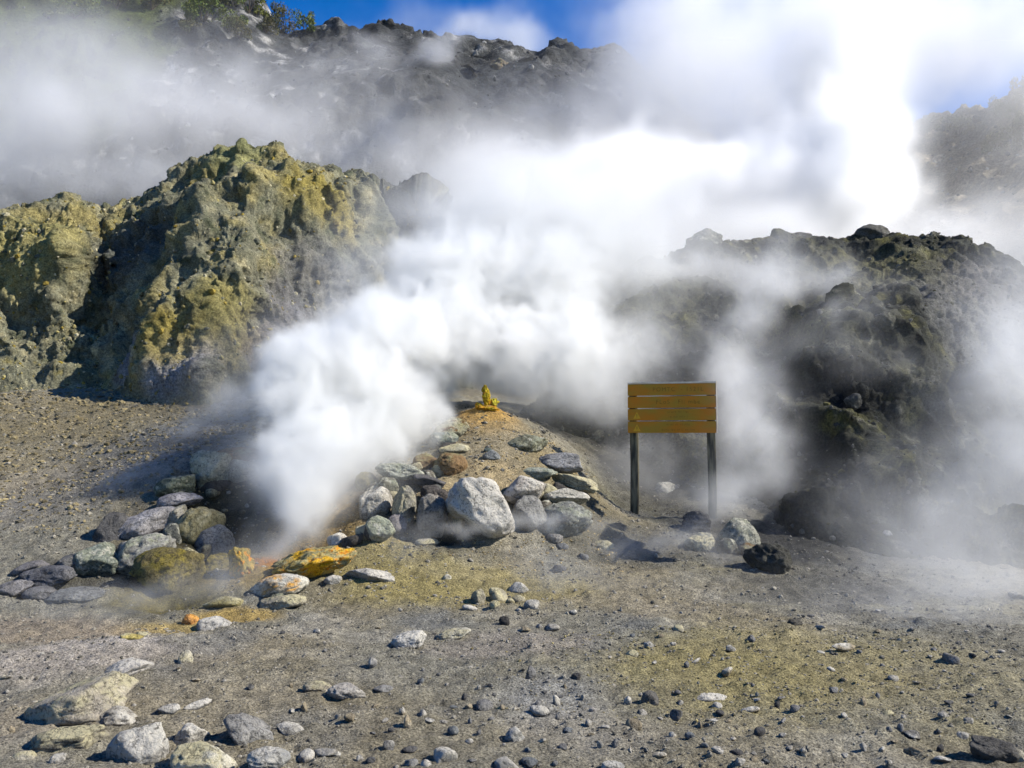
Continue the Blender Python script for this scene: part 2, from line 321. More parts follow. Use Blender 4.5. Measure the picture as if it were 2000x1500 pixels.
def an(p, k=1.0):  # stretch noise along z for run-off grooves
    return np.stack([p[..., 0], p[..., 1], p[..., 2] * k], -1)
def calm(g, sc, seed, lo=.25): return lo + (1 - lo) * sstep(-.15, .25, fbm(g, sc, 2, .5, seed))
footw = lambda g, k=.16: sstep(0, k, np.linspace(0, 1, g.shape[0]))[:, None] * np.ones(g.shape[1])[None, :]
G = displaced(G, [lambda g: footw(g) * (.62 * (fbm(an(g, .7), 2.3, 2, .5, 101, 'ridge') - .25) + .35 * (fbm(an(g, .3), 1.1, 3, .5, 105, 'ridge') - .3)),
                  lambda g: footw(g) * calm(g, 1.6, 109, .4) * (.28 * fbm(an(g, .5), .8, 3, .55, 111, 'billow') + .10 * fbm(g, .45, 3, .55, 113)),
                  lambda g: footw(g, .1) * calm(g, 1.1, 119, .45) * (.15 * fbm(an(g, .7), .28, 3, .65, 121) + .085 * fbm(g, .15, 3, .65, 131, 'billow'))])
na = fbm(G, 1.6, 4, .6, 140); nb = fbm(G, .5, 4, .6, 150); nc = fbm(G, 3, 3, .5, 160)
C = np.ones(G.shape) * np.array([.165, .16, .105])
C = mixc(C, (.24, .205, .085), sstep(-.05, .35, na + .3 * nb))
C = mixc(C, (.36, .32, .19), sstep(.12, .5, nb - .3 * na) * .8)
C = mixc(C, (.055, .065, .035), sstep(.0, .4, -nb + .2 * nc) * .8)
C = mixc(C, (.22, .175, .035), sstep(.15, .5, fbm(G, .5, 5, .75, 170)) * .65)
gpx, gpy = px_of(G[..., 0], G[..., 1], G[..., 2])
def wpatch(Gm, px, py, Y, r, col, C, s=1.0, nz=None):
    c = P(px, py, Y); rr = r * sc_at(Y); d = np.linalg.norm(Gm - c, axis=-1) / rr
    f = np.exp(-d ** 2) * (1 + (nz if nz is not None else 0))
    return mixc(C, col, s * sstep(.15, .7, f))
for q in [(640, 570, 20, 130, (.10, .10, .10)), (560, 630, 19, 90, (.12, .115, .115)), (350, 715, 16.6, 80, (.25, .24, .25)), (520, 700, 18, 90, (.12, .10, .085)), (260, 500, 20.5, 110, (.075, .08, .075)), (800, 400, 24, 90, (.05, .055, .06)), (250, 700, 17.5, 60, (.2, .2, .22))]:
    C = wpatch(G, *q, C=C, s=.8, nz=.9 * nb)
for q in [(60, 480, 19.5, 110, (.30, .26, .09)), (330, 660, 16.8, 70, (.22, .175, .035)), (430, 600, 17.4, 80, (.21, .18, .05)), (460, 300, 22, 60, (.2, .2, .08)), (620, 380, 21, 90, (.24, .19, .035))]:
    C = wpatch(G, *q, C=C, s=.7, nz=.9 * nb)
me = mesh_from('cliff', G.reshape(-1, 3), grid_faces(*G.shape[1::-1]), terrain_mat('cliff_crust', bump=.09, bscale=9, grain=26, dark=(.45, 1.45)))
set_col(me, np.clip(C.reshape(-1, 3), .01, .6)); add('cliff', me, kind='structure', label='crumbling yellow green cliff beside the fumaroles')
CL = G

# --- right mound
base = [(1040, 870, 14.3), (1150, 865, 14.4), (1250, 905, 13.9), (1400, 965, 13), (1500, 1030, 12), (1560, 1090, 11), (1650, 1130, 10.6), (1800, 1165, 10.2), (2000, 1195, 9.9), (2300, 1240, 9.4)]
m1 = [(1040, 838, 14.8), (1150, 780, 15.1), (1250, 790, 14.8), (1350, 820, 14.2), (1440, 850, 13.9), (1500, 860, 13.2), (1600, 880, 12.4), (1700, 850, 12.4), (1850, 900, 12.8), (2000, 960, 12.2), (2300, 1000, 11.6)]
m2 = [(1040, 833, 15), (1150, 710, 15.8), (1250, 660, 15.9), (1350, 650, 15.6), (1450, 690, 15.7), (1550, 690, 14.8), (1650, 635, 14.2), (1750, 640, 14.2), (1850, 700, 14.8), (2000, 770, 14.5), (2300, 820, 13.8)]
m3 = [(1040, 828, 15.2), (1150, 670, 16.3), (1250, 560, 16.8), (1400, 550, 17.3), (1550, 575, 17), (1650, 545, 16.5), (1800, 545, 16.4), (1900, 575, 16.4), (2000, 640, 16), (2300, 720, 15.2)]
rg = [(1040, 822, 15.5), (1100, 740, 16), (1150, 640, 16.5), (1200, 535, 17.2), (1290, 505, 17.8), (1340, 488, 18), (1375, 480, 18), (1420, 487, 18.3), (1470, 484, 18.6), (1500, 474, 18.6), (1520, 466, 18.6), (1590, 462, 18.8), (1660, 459, 19), (1720, 455, 19), (1780, 472, 19), (1850, 474, 18.6), (1920, 487, 18.2), (1980, 520, 17.6), (2040, 575, 17), (2120, 620, 16.5), (2300, 680, 16)]
G = loft([base, m1, m2, m3, rg], 560, 380, 1040, 2300, [(2, -.6), (6, -3), (10, -5)])
G = displaced(G, [lambda g: footw(g, .1) * sstep(1.25, .2, np.linspace(0, 1, g.shape[0]))[:, None] * (.66 * (fbm(an(g, .8), 2.0, 3, .5, 201, 'ridge') - .25)),
                  lambda g: footw(g, .1) * calm(g, 1.5, 209, .45) * (.26 * fbm(an(g, .7), .75, 3, .55, 211, 'billow') + .08 * fbm(g, .4, 3, .5, 213)),
                  lambda g: footw(g, .1) * calm(g, .9, 219, .3) * (.16 * fbm(g, .24, 4, .65, 221) + .06 * fbm(g, .11, 3, .65, 231, 'billow'))])
na = fbm(G, 1.4, 4, .6, 240); nb = fbm(G, .45, 4, .6, 250)
C = np.ones(G.shape) * np.array([.04, .042, .03])
C = mixc(C, (.11, .105, .04), sstep(.05, .4, na))
C = mixc(C, (.018, .019, .018), sstep(.0, .4, -nb) * .8)
C = mixc(C, (.22, .21, .16), sstep(.12, .4, nb) * .8)
C = mixc(C, (.17, .155, .04), sstep(.1, .4, fbm(G, .6, 5, .7, 270)) * .65)
for q in [(1850, 640, 15.5, 150, (.16, .155, .14)), (1950, 560, 16.5, 130, (.12, .11, .10)), (1800, 790, 13.4, 60, (.13, .13, .12)), (1620, 680, 14.4, 80, (.10, .10, .035)), (1250, 590, 16.6, 120, (.13, .125, .06)), (1700, 540, 17, 130, (.10, .095, .045))]:
    C = wpatch(G, *q, C=C, s=.8, nz=.9 * nb)
for q in [(1340, 760, 14.5, 110, (.012, .013, .011)), (1500, 780, 14.0, 110, (.014, .015, .014)), (1560, 960, 12.0, 150, (.012, .013, .013)), (1650, 770, 13.2, 90, (.014, .015, .015))]:  # shade of the mound's left-facing sides, put into the colour as near-black patches
    C = wpatch(G, *q, C=C, s=.8, nz=.9 * nb)
me = mesh_from('mound', G.reshape(-1, 3), grid_faces(*G.shape[1::-1]), terrain_mat('mound_scoria', bump=.07, bscale=11, grain=30, dark=(.4, 1.5)))
set_col(me, np.clip(C.reshape(-1, 3) * .85, .006, .6)); add('mound', me, kind='structure', label='dark craggy mound behind the sign wreathed in steam')
MO = G

# --- far crater wall
base = [(-700, 800, 30), (400, 800, 30), (1000, 860, 31), (1600, 860, 31), (2000, 860, 28), (2700, 860, 26)]
m1 = [(-700, 400, 38), (0, 400, 37), (500, 400, 38), (1000, 430, 40), (1400, 470, 42), (1700, 470, 42), (2000, 470, 36), (2700, 470, 33)]
m2 = [(-700, 200, 44), (0, 220, 43), (500, 230, 44), (800, 190, 44), (900, 200, 46), (1200, 240, 47), (1400, 400, 46), (1700, 400, 46), (1850, 380, 44), (2000, 360, 40), (2700, 300, 38)]
m3 = [(-700, -100, 49), (0, 50, 49), (400, 90, 50), (600, 130, 50), (740, 110, 50.5), (800, 120, 50), (900, 130, 50), (1000, 140, 51), (1200, 160, 52), (1300, 250, 51), (1450, 370, 50), (1700, 350, 50), (1800, 310, 49), (1930, 300, 46), (2000, 260, 44), (2700, 100, 42)]
rg = [(-700, -420, 58), (0, -300, 58), (300, -150, 57), (420, -70, 56.5), (490, -8, 56), (510, 15, 56), (530, 42, 56), (560, 62, 55.5), (640, 62, 55), (715, 66, 55), (735, 54, 55), (790, 62, 55), (815, 74, 55), (840, 72, 55), (860, 84, 55), (900, 86, 55), (960, 95, 55.5), (1030, 105, 56), (1055, 112, 56), (1085, 106, 56), (1130, 98, 56), (1195, 96, 56), (1260, 145, 56), (1340, 240, 56), (1420, 350, 55), (1600, 350, 54), (1700, 280, 54), (1750, 243, 53), (1850, 238, 52), (1925, 232, 50), (1950, 200, 49), (2000, 182, 48), (2100, 150, 48), (2700, 0, 48)]
G = loft([base, m1, m2, m3, rg], 640, 220, -700, 2700, [(4, -1), (14, -7), (30, -20)])
G = displaced(G, [lambda g: 1.0 * (fbm(an(g, .8), 6, 3, .5, 301, 'ridge') - .25),
                  lambda g: calm(g, 5, 309, .2) * (.95 * fbm(an(g, .9), 2.1, 4, .6, 311, 'billow') + .45 * fbm(g, 1.0, 3, .6, 313)),
                  lambda g: calm(g, 3, 319, .3) * (.34 * fbm(g, .6, 3, .6, 321))])
na = fbm(G, 5, 4, .6, 340); nb = fbm(G, 1.4, 4, .6, 350)
C = np.ones(G.shape) * np.array([.052, .055, .055])
C = mixc(C, (.12, .12, .115), sstep(.0, .4, na) * .7)
C = mixc(C, (.016, .017, .017), sstep(-.05, .3, -nb) * .85)
C = mixc(C, (.38, .37, .35), sstep(.12, .38, nb) * .8)
hp, hq = px_of(G[..., 0], G[..., 1], G[..., 2])
C = mixc(C, (.06, .075, .02), sstep(-17, -19, G[..., 0] + G[..., 2] * .15 - 2 + 2 * na) * sstep(14, 17, G[..., 2]))
C = mixc(C, (.20, .165, .11), sstep(19, 22, G[..., 0]) * .8)
C = mixc(C, (.42, .36, .27), sstep(19, 22, G[..., 0]) * sstep(.12, .4, nb) * .8)
for q in [(740, 80, 54, 80, (.028, .03, .03)), (900, 150, 50, 130, (.03, .032, .032)), (1130, 120, 55, 120, (.03, .033, .034)), (840, 200, 45, 80, (.03, .033, .034)), (540, 280, 43, 90, (.04, .045, .05)), (1000, 180, 49, 130, (.035, .04, .045))]:
    C = wpatch(G, *q, C=C, s=.75, nz=.9 * nb)
me = mesh_from('hill', G.reshape(-1, 3), grid_faces(*G.shape[1::-1]), terrain_mat('hill_rock', bump=.25, bscale=3.5, grain=9, dark=(.5, 1.45)))
set_col(me, np.clip(C.reshape(-1, 3), .008, .6)); add('hill', me, kind='structure', label='far grey crater wall rising behind the steam')
HI = G

# ------------------------------------------------------------------ rocks
import bmesh
def ico(sub):
    bm = bmesh.new(); bmesh.ops.create_icosphere(bm, subdivisions=sub, radius=1.0)
    v = np.array([x.co[:] for x in bm.verts]); f = np.array([[l.index for l in p.verts] for p in bm.faces]); bm.free()
    return v, f
ICO = {s: ico(s) for s in (1, 2, 3, 4, 5)}
def rock_verts(seed, sub, planes=13, rough=.09, sharp=14.0, lo=.62, hi=.95, crack=.0):
    r = np.random.default_rng(seed); v, f = ICO[sub]; d = v / np.linalg.norm(v, axis=1)[:, None]
    n = r.normal(size=(planes, 3)); n /= np.linalg.norm(n, axis=1)[:, None]; o = r.uniform(lo, hi, planes)
    dots = np.clip(d @ n.T, 0.0, None) / o[None]
    rad = 1.0 / (np.sum(np.maximum(dots, 1e-3) ** sharp, 1) + 1.0 ** sharp) ** (1 / sharp)
    p = d * rad[:, None]; off = r.uniform(-50, 50, 3)
    q = p + off
    k = rough * 1.3 * fbm(q, .8, 4, .6, 400) + rough * .6 * fbm(q, .3, 3, .65, 410) - rough * .5 * sstep(.05, .3, fbm(q, .35, 2, .5, 415))
    if crack: k = k - crack * np.clip(.09 - np.abs(fbm(q, 1.1, 2, .5, 420)), 0, .09) / .09
    if sub >= 5: k = k + .018 * fbm(q, .09, 2, .6, 430, 'billow')
    p = p * (1 + k)[:, None]
    p -= (p.max(0) + p.min(0)) / 2; p /= (p.max(0) - p.min(0)) / 2
    return p, f
MAT = {
    'plain': rock_mat('stone', contrast=1.0),
    'white': rock_mat('bleached_stone', crust=(.5, .47, .40), crust_amt=.7, contrast=.7),
    'green': rock_mat('green_crusted_stone', crust=(.225, .235, .165), crust_amt=.5, spot=(.36, .35, .28)),
    'cream': rock_mat('cream_crusted_stone', crust=(.40, .36, .22), crust_amt=.7),
    'olive': rock_mat('olive_stone', crust=(.19, .15, .025), crust_amt=.55, spot=(.075, .06, .025), crust_up=False),
    'sulfur': rock_mat('sulfur_crusted_stone', crust=(.58, .33, .015), crust_amt=.55, spot=(.52, .20, .01), crust_up=False),
    'spire': rock_mat('sulfur_spire', crust=(.42, .33, .02), crust_amt=.6, spot=(.40, .17, .01), crust_up=False),
    'orange_rim': rock_mat('orange_rimmed_stone', crust=(.50, .25, .03), crust_amt=.6),
    'brown': rock_mat('brown_stone', crust=(.22, .20, .10), crust_amt=.5, spot=(.12, .065, .02)),
}
def rock_at(cx, cy, w_, h_, Y, col, kind, label, seed, depth=None, tilt=0.0, cat='rock', name='rock', sharp=14., planes=13, lo=.62, rough=.09, group=None, sub=None, crack=0.0):
    """a rock centred on a photograph pixel at depth Y, w_ x h_ photograph pixels"""
    s = sc_at(Y); a, b_ = w_ * s / 2, h_ * s / 2
    if depth is None: depth = .85 * math.sqrt(a * b_) + .15 * a
    sub = sub or (5 if w_ * h_ > 2600 else 4 if w_ * h_ > 700 else 3)
    v, f = rock_verts(seed, sub, planes=planes, sharp=sharp, lo=lo, rough=rough, crack=crack)
    t = math.radians(tilt)
    if t:                                                     # keep the outline's box while the long axis leans
        R = np.array([[math.cos(t), 0, -math.sin(t)], [0, 1, 0], [math.sin(t), 0, math.cos(t)]])
        asp = b_ / a; q = v * np.array([1, 1, min(asp * .75, 1.2)]); q = q @ R.T
        q /= (q.max(0) - q.min(0)) / 2; v = q
    v = v * np.array([a, depth, b_])
    me = mesh_from(name, v, f, MAT[kind]); c = P(cx, cy, Y)
    lum = sum(col) / 3; ds = .45 if kind in ('plain', 'white', 'green') else .12
    col = tuple(col[i] + (lum * (1.06, 1.0, .88)[i] - col[i]) * ds for i in range(3))
    o = add(name, me, loc=tuple(c)); o.color = (*col, 1); tag(o, label, cat, group)
    return o
def on_ground(cx, cy, h_):
    """depth for a stone whose foot is seen at cy + h/2 on the ground"""
    p = hit(cx, cy + h_ * .42); return p[1] + .5 * h_ * sc_at(p[1])

g_l = 'stones of the collapsed ring on the left of the main vent'; g_r = 'stones banked up on the right of the main vent'; g_f = 'rocks in the near corner of the ground'; g_s = 'loose stones on the bare ground'
GR = (.16, .155, .15); WH = (.42, .40, .36); VI = (.20, .19, .20); TN = (.26, .225, .16); BL = (.12, .13, .145); DK = (.06, .058, .055); BR = (.20, .125, .055); GN = (.13, .16, .12); OL = (.17, .14, .03)
H = [  # cx, cy, w, h, Y (0: on the ground), colour, material, tilt, group, label
 (410, 914, 78, 54, 11.05, (.30, .34, .24), 'green', 0, g_l, 'pale green flat-topped rock crowning the left stone ring'),
 (364, 922, 42, 44, 11.2, (.17, .16, .13), 'plain', 0, g_l, 'brownish round stone tucked left of the pale green top rock'),
 (473, 920, 60, 40, 11.2, (.24, .26, .20), 'green', 0, g_l, 'pale grey rock half hidden by steam right of the pale green rock'),
 (434, 926, 38, 34, 10.85, (.17, .20, .22), 'plain', 0, g_l, 'small blue grey stone below the pale green top rock'),
 (470, 890, 92, 30, 12.2, (.25, .13, .05), 'brown', 0, g_l, 'rusty brown low rock behind the pale green top rock'),
 (345, 953, 68, 44, 10.85, (.10, .14, .09), 'green', 20, g_l, 'dark green leaning rock under the pale green top rock'),
 (347, 979, 84, 32, 10.5, (.26, .25, .29), 'plain', 12, g_l, 'pinkish grey cracked slab below the dark green rock'),
 (415, 963, 26, 14, 10.7, (.20, .17, .10), 'cream', 0, g_l, 'small tan stone in the dark gap of the left ring'),
 (284, 1028, 112, 64, 10.15, (.26, .25, .27), 'plain', 28, g_l, 'long smooth lavender grey boulder leaning in the left ring'),
 (220, 1042, 62, 62, 10.5, (.075, .075, .08), 'plain', 40, g_l, 'dark charcoal boulder behind the long grey boulder'),
 (347, 1013, 46, 42, 10.2, (.30, .28, .23), 'cream', 0, g_l, 'pale pitted stone between the long grey and the olive boulder'),
 (388, 1028, 80, 66, 9.85, (.26, .22, .10), 'cream', 25, g_l, 'rounded yellow brown boulder with a dark hollow on top'),
 (337, 1046, 34, 38, 9.9, (.12, .13, .11), 'green', 0, g_l, 'small grey green stone under the yellow brown boulder'),
 (275, 1086, 108, 62, 9.4, (.25, .25, .23), 'green', 10, g_l, 'wedge rock with a pale top and violet grey underside'),
 (190, 1097, 84, 58, 9.35, (.13, .17, .13), 'green', 8, g_l, 'mossy looking green boulder left of the wedge rock'),
 (95, 1125, 96, 38, 8.85, (.11, .115, .14), 'plain', 8, g_l, 'bluish dark rock at the low left end of the ring'),
 (135, 1103, 58, 32, 9.2, (.13, .13, .13), 'plain', 10, g_l, 'grey stone behind the bluish rock at the ring end'),
 (62, 1112, 66, 26, 9.1, (.15, .14, .15), 'plain', 10, g_l, 'flat grey stone furthest out on the left ring'),
 (147, 1164, 100, 30, 8.5, (.17, .18, .18), 'plain', 4, g_l, 'low blue grey rock sunk in dust before the left ring'),
 (24, 1152, 70, 34, 8.6, (.17, .165, .18), 'plain', 10, g_l, 'pale dusty rock at the left edge below the ring'),
 (77, 1160, 60, 26, 8.45, (.14, .14, .15), 'plain', 0, g_l, 'small dusty grey stone beside the sunk blue grey rock'),
 (329, 1116, 132, 78, 8.95, (.15, .12, .04), 'olive', 6, g_l, 'big olive block with a crack over the dark vent mouth'),
 (368, 1086, 36, 28, 9.1, (.24, .22, .12), 'cream', 0, g_l, 'pale yellow stone on top of the big olive block'),
 (418, 1062, 64, 58, 9.6, (.20, .20, .20), 'plain', 0, g_l, 'grey round stone veiled by steam above the olive block'),
 (471, 1108, 42, 72, 9.0, (.27, .21, .05), 'sulfur', 75, g_l, 'upright yellow stone standing in the vent mouth'),
 (430, 1106, 60, 44, 9.25, (.22, .17, .03), 'olive', 0, g_l, 'dull yellow stone between the olive block and upright stone'),
 (440, 1178, 72, 22, 8.35, (.26, .22, .08), 'cream', 0, g_l, 'flat yellowish ledge stone below the vent mouth'),
 (614, 1099, 146, 60, 8.95, (.34, .30, .13), 'sulfur', 12, g_l, 'bright yellow orange sulfur crusted rock with a pale cap'),
 (546, 1148, 100, 46, 8.5, (.42, .40, .33), 'orange_rim', 8, g_l, 'white rock with an orange rim below the bright sulfur rock'),
 (552, 1176, 82, 26, 8.25, (.30, .27, .20), 'cream', 4, g_l, 'flat pale stone under the orange rimmed white rock'),
 (658, 1056, 34, 28, 9.45, WH, 'white', 0, g_l, 'small white stone resting above the bright sulfur rock'),
 (650, 1133, 36, 20, 0, WH, 'white', 12, g_s, 'small white stone on dirt right of the bright sulfur rock'),
 (371, 1211, 28, 24, 0, (.55, .25, .06), 'orange_rim', 0, g_s, 'small orange stone on the lip of the vent mouth'),
 (418, 1217, 64, 26, 0, (.36, .35, .33), 'white', 4, g_s, 'white crusted stone right of the small orange stone'),
 (280, 1238, 28, 9, 0, (.55, .50, .25), 'cream', -14, g_s, 'tiny cream sliver of stone before the vent mouth'),
 (258, 1243, 46, 12, 0, (.40, .32, .08), 'cream', 0, g_s, 'low yellow stone before the vent mouth'),
 (880, 838, 66, 42, 11.8, (.34, .32, .22), 'brown', 4, g_r, 'cream and brown capped rock at the top of the right bank'),
 (868, 858, 50, 26, 11.7, (.10, .15, .14), 'green', 0, g_r, 'dark teal stone right under the brown capped rock'),
 (887, 877, 54, 20, 11.5, (.38, .35, .24), 'cream', 0, g_r, 'thin pale ledge stone above the brown block'),
 (880, 911, 60, 48, 11.1, (.24, .145, .06), 'brown', 0, g_r, 'squared reddish brown block with a pale foot'),
 (831, 905, 44, 34, 11.2, (.19, .12, .055), 'brown', 0, g_r, 'brown block left of the squared reddish block'),
 (782, 921, 84, 30, 10.8, (.34, .36, .27), 'green', -4, g_r, 'pale green flat rock overhanging a dark gap'),
 (838, 941, 58, 26, 10.7, (.10, .095, .10), 'plain', -8, g_r, 'dark slate stone under the brown blocks'),
 (754, 950, 48, 32, 10.6, (.15, .14, .08), 'green', 0, g_r, 'small olive stone under the pale green flat rock'),
 (715, 944, 40, 40, 10.8, (.20, .16, .05), 'olive', 0, g_r, 'yellowish stone fading into steam left of the pale green rock'),
 (733, 983, 62, 58, 10.3, (.30, .265, .20), 'white', 0, g_r, 'round tan stone at the left end of the right bank'),
 (789, 992, 42, 80, 10.1, (.21, .20, .17), 'cream', 78, g_r, 'tall narrow grey stone beside the round tan stone'),
 (857, 974, 64, 50, 10.35, (.085, .07, .06), 'plain', -38, g_r, 'dark brown lens shaped stone leaning over the wedge'),
 (843, 1008, 52, 76, 9.95, (.20, .18, .15), 'plain', 80, g_r, 'grey wedge stone left of the big white boulder'),
 (947, 998, 124, 112, 9.95, (.46, .435, .38), 'white', -50, g_r, 'big white boulder, the largest rock of the right bank'),
 (896, 1005, 40, 66, 10.0, (.33, .27, .17), 'cream', -60, g_r, 'cream rind of stone hugging the left of the white boulder'),
 (1032, 1006, 66, 66, 10.25, (.20, .20, .185), 'plain', 0, g_r, 'round grey stone right of the big white boulder'),
 (1024, 956, 74, 48, 10.5, (.40, .35, .29), 'white', 0, g_r, 'pinkish white rock behind the round grey stone'),
 (1104, 972, 84, 34, 10.7, (.38, .36, .28), 'white', -4, g_r, 'smooth pale oblong stone on top of the grey green boulder'),
 (1072, 968, 34, 42, 10.7, (.25, .22, .16), 'cream', 0, g_r, 'small tan stone left of the pale oblong stone'),
 (1104, 1016, 94, 64, 10.35, (.20, .215, .19), 'green', 0, g_r, 'broad grey green boulder at the right end of the bank'),
 (1124, 942, 80, 34, 11.1, (.34, .31, .21), 'cream', -16, g_r, 'rough pale stone higher up at the right end of the bank'),
 (1052, 925, 66, 22, 11.2, (.26, .30, .22), 'green', 0, g_r, 'flat green and white stone behind the pinkish rock'),
 (1090, 904, 84, 36, 11.6, (.20, .205, .22), 'plain', 0, g_r, 'flat oval blue grey rock high on the dirt slope'),
 (1030, 869, 72, 40, 11.9, (.19, .19, .10), 'green', 12, g_r, 'olive faceted rock alone on the brown dirt slope'),
 (960, 892, 32, 24, 11.6, (.15, .17, .18), 'plain', 0, g_r, 'small blue grey stone on the dirt slope'),
 (953, 880, 14, 10, 11.8, (.08, .13, .12), 'plain', 0, g_r, 'tiny teal stone on the dirt slope'),
 (744, 1037, 52, 54, 9.7, (.28, .32, .20), 'green', 0, g_r, 'green and white stone before the round tan stone'),
 (714, 1041, 34, 34, 9.75, (.42, .37, .24), 'cream', 0, g_r, 'cream stone touching the green and white stone'),
 (776, 1026, 34, 38, 9.9, (.17, .155, .17), 'plain', 0, g_r, 'small violet grey stone between green and tall narrow stones'),
 (726, 1123, 100, 26, 0, (.33, .31, .28), 'white', -4, g_s, 'flat grey slab lying right of the bright sulfur rock'),
 (834, 1058, 46, 14, 0, (.30, .27, .21), 'cream', 0, g_s, 'flat pale stone at the foot of the grey wedge'),
 (1083, 1052, 34, 20, 0, GR, 'plain', 0, g_s, 'grey stone below the broad grey green boulder'),
 (1097, 1067, 28, 14, 0, BL, 'plain', 0, g_s, 'small blue grey stone just below the bank end'),
 (1174, 1064, 48, 18, 0, (.33, .31, .22), 'cream', 6, g_s, 'cream flat stone between the bank and the sign post'),
 (1139, 1088, 22, 16, 0, BL, 'plain', 0, g_s, 'small dark stone below the bank, right one of two'),
 (1093, 1110, 26, 16, 0, (.09, .09, .10), 'plain', 0, g_s, 'small dark stone below the bank, left one of two'),
 (934, 1166, 28, 32, 0, (.26, .235, .17), 'cream', 0, g_s, 'small pyramid shaped stone in the yellow dirt'),
 (973, 1162, 36, 28, 0, (.32, .29, .20), 'cream', 0, g_s, 'pale rounded stone right of the pyramid stone'),
 (966, 1180, 20, 15, 0, (.36, .32, .18), 'cream', 0, g_s, 'small yellowish stone in front of the pale rounded stone'),
 (1013, 1148, 38, 22, 0, (.28, .27, .23), 'white', 0, g_s, 'dusty stone behind the pale rounded stone'),
 (1013, 1169, 26, 15, 0, (.24, .215, .15), 'cream', 0, g_s, 'dusty small stone right of the pale rounded stone'),
 (1038, 1180, 30, 18, 0, (.25, .24, .21), 'white', 0, g_s, 'low dusty stone at the right end of the pyramid stone row'),
 (996, 1174, 18, 12, 0, (.26, .22, .13), 'cream', 0, g_s, 'tiny tan stone in the pyramid stone row'),
 (918, 1187, 28, 13, 0, (.32, .30, .27), 'white', 0, g_s, 'flat white stone in front of the pyramid stone'),
 (985, 1213, 20, 19, 0, (.035, .032, .03), 'plain', 0, g_s, 'small black angular stone in front of the stone row'),
 (873, 1127, 18, 11, 0, (.42, .39, .30), 'cream', 0, g_s, 'tiny cream stone alone on the yellow dirt'),
 (1303, 951, 52, 20, 0, (.25, .25, .22), 'white', 0, g_s, 'pale flat rock on the ground between the sign posts'),
 (1357, 1019, 58, 44, 0, (.10, .095, .09), 'plain', 0, g_s, 'dark jagged rock in front of the right sign post'),
 (1367, 1060, 56, 38, 0, (.24, .235, .19), 'cream', 0, g_s, 'pale dusty rock under the dark jagged rock'),
 (1442, 1044, 80, 66, 0, (.25, .26, .20), 'green', 0, g_s, 'large block with a pitted yellowish top right of the sign'),
 (1420, 1068, 40, 34, 0, (.07, .07, .05), 'green', 0, g_s, 'dark foot rock under the pitted block'),
 (1504, 1092, 94, 66, 0, (.05, .05, .038), 'plain', -12, g_s, 'dark lumpy rock at the foot of the mound'),
 (1470, 1076, 50, 34, 0, (.14, .115, .08), 'brown', -20, g_s, 'brown stone joining the pitted block and dark lumpy rock'),
 (1732, 1042, 18, 13, 10.9, (.3, .29, .28), 'white', 0, g_s, 'small pale stone perched on the lower mound slope'),
 (1325, 1228, 20, 15, 0, (.33, .30, .23), 'cream', 0, g_s, 'small pale cube like stone on blue grey ground'),
 (1401, 1378, 21, 13, 0, (.48, .45, .38), 'white', 0, g_s, 'small bright white oval stone below the yellow dirt'),
 (1936, 1462, 84, 42, 0, (.075, .07, .062), 'plain', -8, g_f, 'dark flat rock in the right near corner'),
 (1883, 1441, 30, 22, 0, (.28, .26, .21), 'white', 0, g_f, 'pale stone at the tip of the dark corner rock'),
 (1990, 1478, 26, 26, 0, (.30, .27, .20), 'cream', 0, g_f, 'tan stone at the right end of the dark corner rock'),
 (1553, 1215, 30, 12, 0, (.09, .08, .06), 'plain', 0, g_s, 'dark flat stone half way between mound and yellow dirt'),
 (1385, 1360, 66, 13, 0, (.36, .33, .30), 'white', 0, g_s, 'thin white crust plate at the edge of the yellow dirt'),
 (1733, 1393, 28, 12, 0, (.24, .225, .18), 'cream', 0, g_s, 'low grey tan stone right of the yellow dirt'),
 (1269, 1363, 32, 27, 0, (.13, .12, .105), 'plain', 0, g_s, 'grey brown rounded stone casting a shadow mid ground'),
 (1254, 1392, 20, 13, 0, (.28, .26, .23), 'white', 0, g_s, 'small light stone below the grey brown rounded stone'),
 (1125, 1322, 19, 16, 0, (.07, .065, .06), 'plain', 0, g_s, 'small dark stone at the edge of the grey hump'),
 (1158, 1387, 15, 11, 0, (.34, .31, .28), 'white', 0, g_s, 'tiny white stone below the grey hump'),
 (1234, 1276, 24, 14, 0, (.25, .245, .20), 'cream', 0, g_s, 'pale stone above the yellow dirt, lower one of two'),
 (1267, 1260, 19, 13, 0, (.26, .25, .22), 'white', 0, g_s, 'pale stone above the yellow dirt, upper one of two'),
 (798, 1247, 66, 30, 0, (.44, .43, .40), 'white', 4, g_s, 'white knobbly rock on grey ground mid foreground'),
 (886, 1236, 66, 18, 0, (.36, .34, .27), 'cream', 8, g_s, 'low pale ridge of stone right of the white knobbly rock'),
 (1008, 1436, 42, 34, 0, (.27, .27, .25), 'white', 0, g_f, 'grey white pointed rock near the lower edge'),
 (871, 1476, 46, 32, 0, (.26, .25, .21), 'white', 0, g_f, 'dusty rounded rock near the lower edge'),
 (803, 1490, 28, 18, 0, (.24, .24, .23), 'plain', 0, g_f, 'grey stone left one of a pair at the lower edge'),
 (832, 1492, 22, 18, 0, (.32, .30, .26), 'white', 0, g_f, 'pale stone right one of a pair at the lower edge'),
 (990, 1490, 46, 22, 0, (.26, .25, .23), 'white', 0, g_f, 'grey rock cut by the lower edge below the pointed rock'),
 (1197, 1496, 44, 16, 0, (.44, .42, .37), 'white', 0, g_f, 'white rock just showing at the lower edge'),
 (155, 1372, 190, 84, 0, (.34, .30, .235), 'cream', 14, g_f, 'broad pale outcrop slab with rusty upper edge'),
 (246, 1306, 96, 38, 0, (.40, .37, .33), 'white', 14, g_f, 'smooth whitish slab above the broad pale outcrop'),
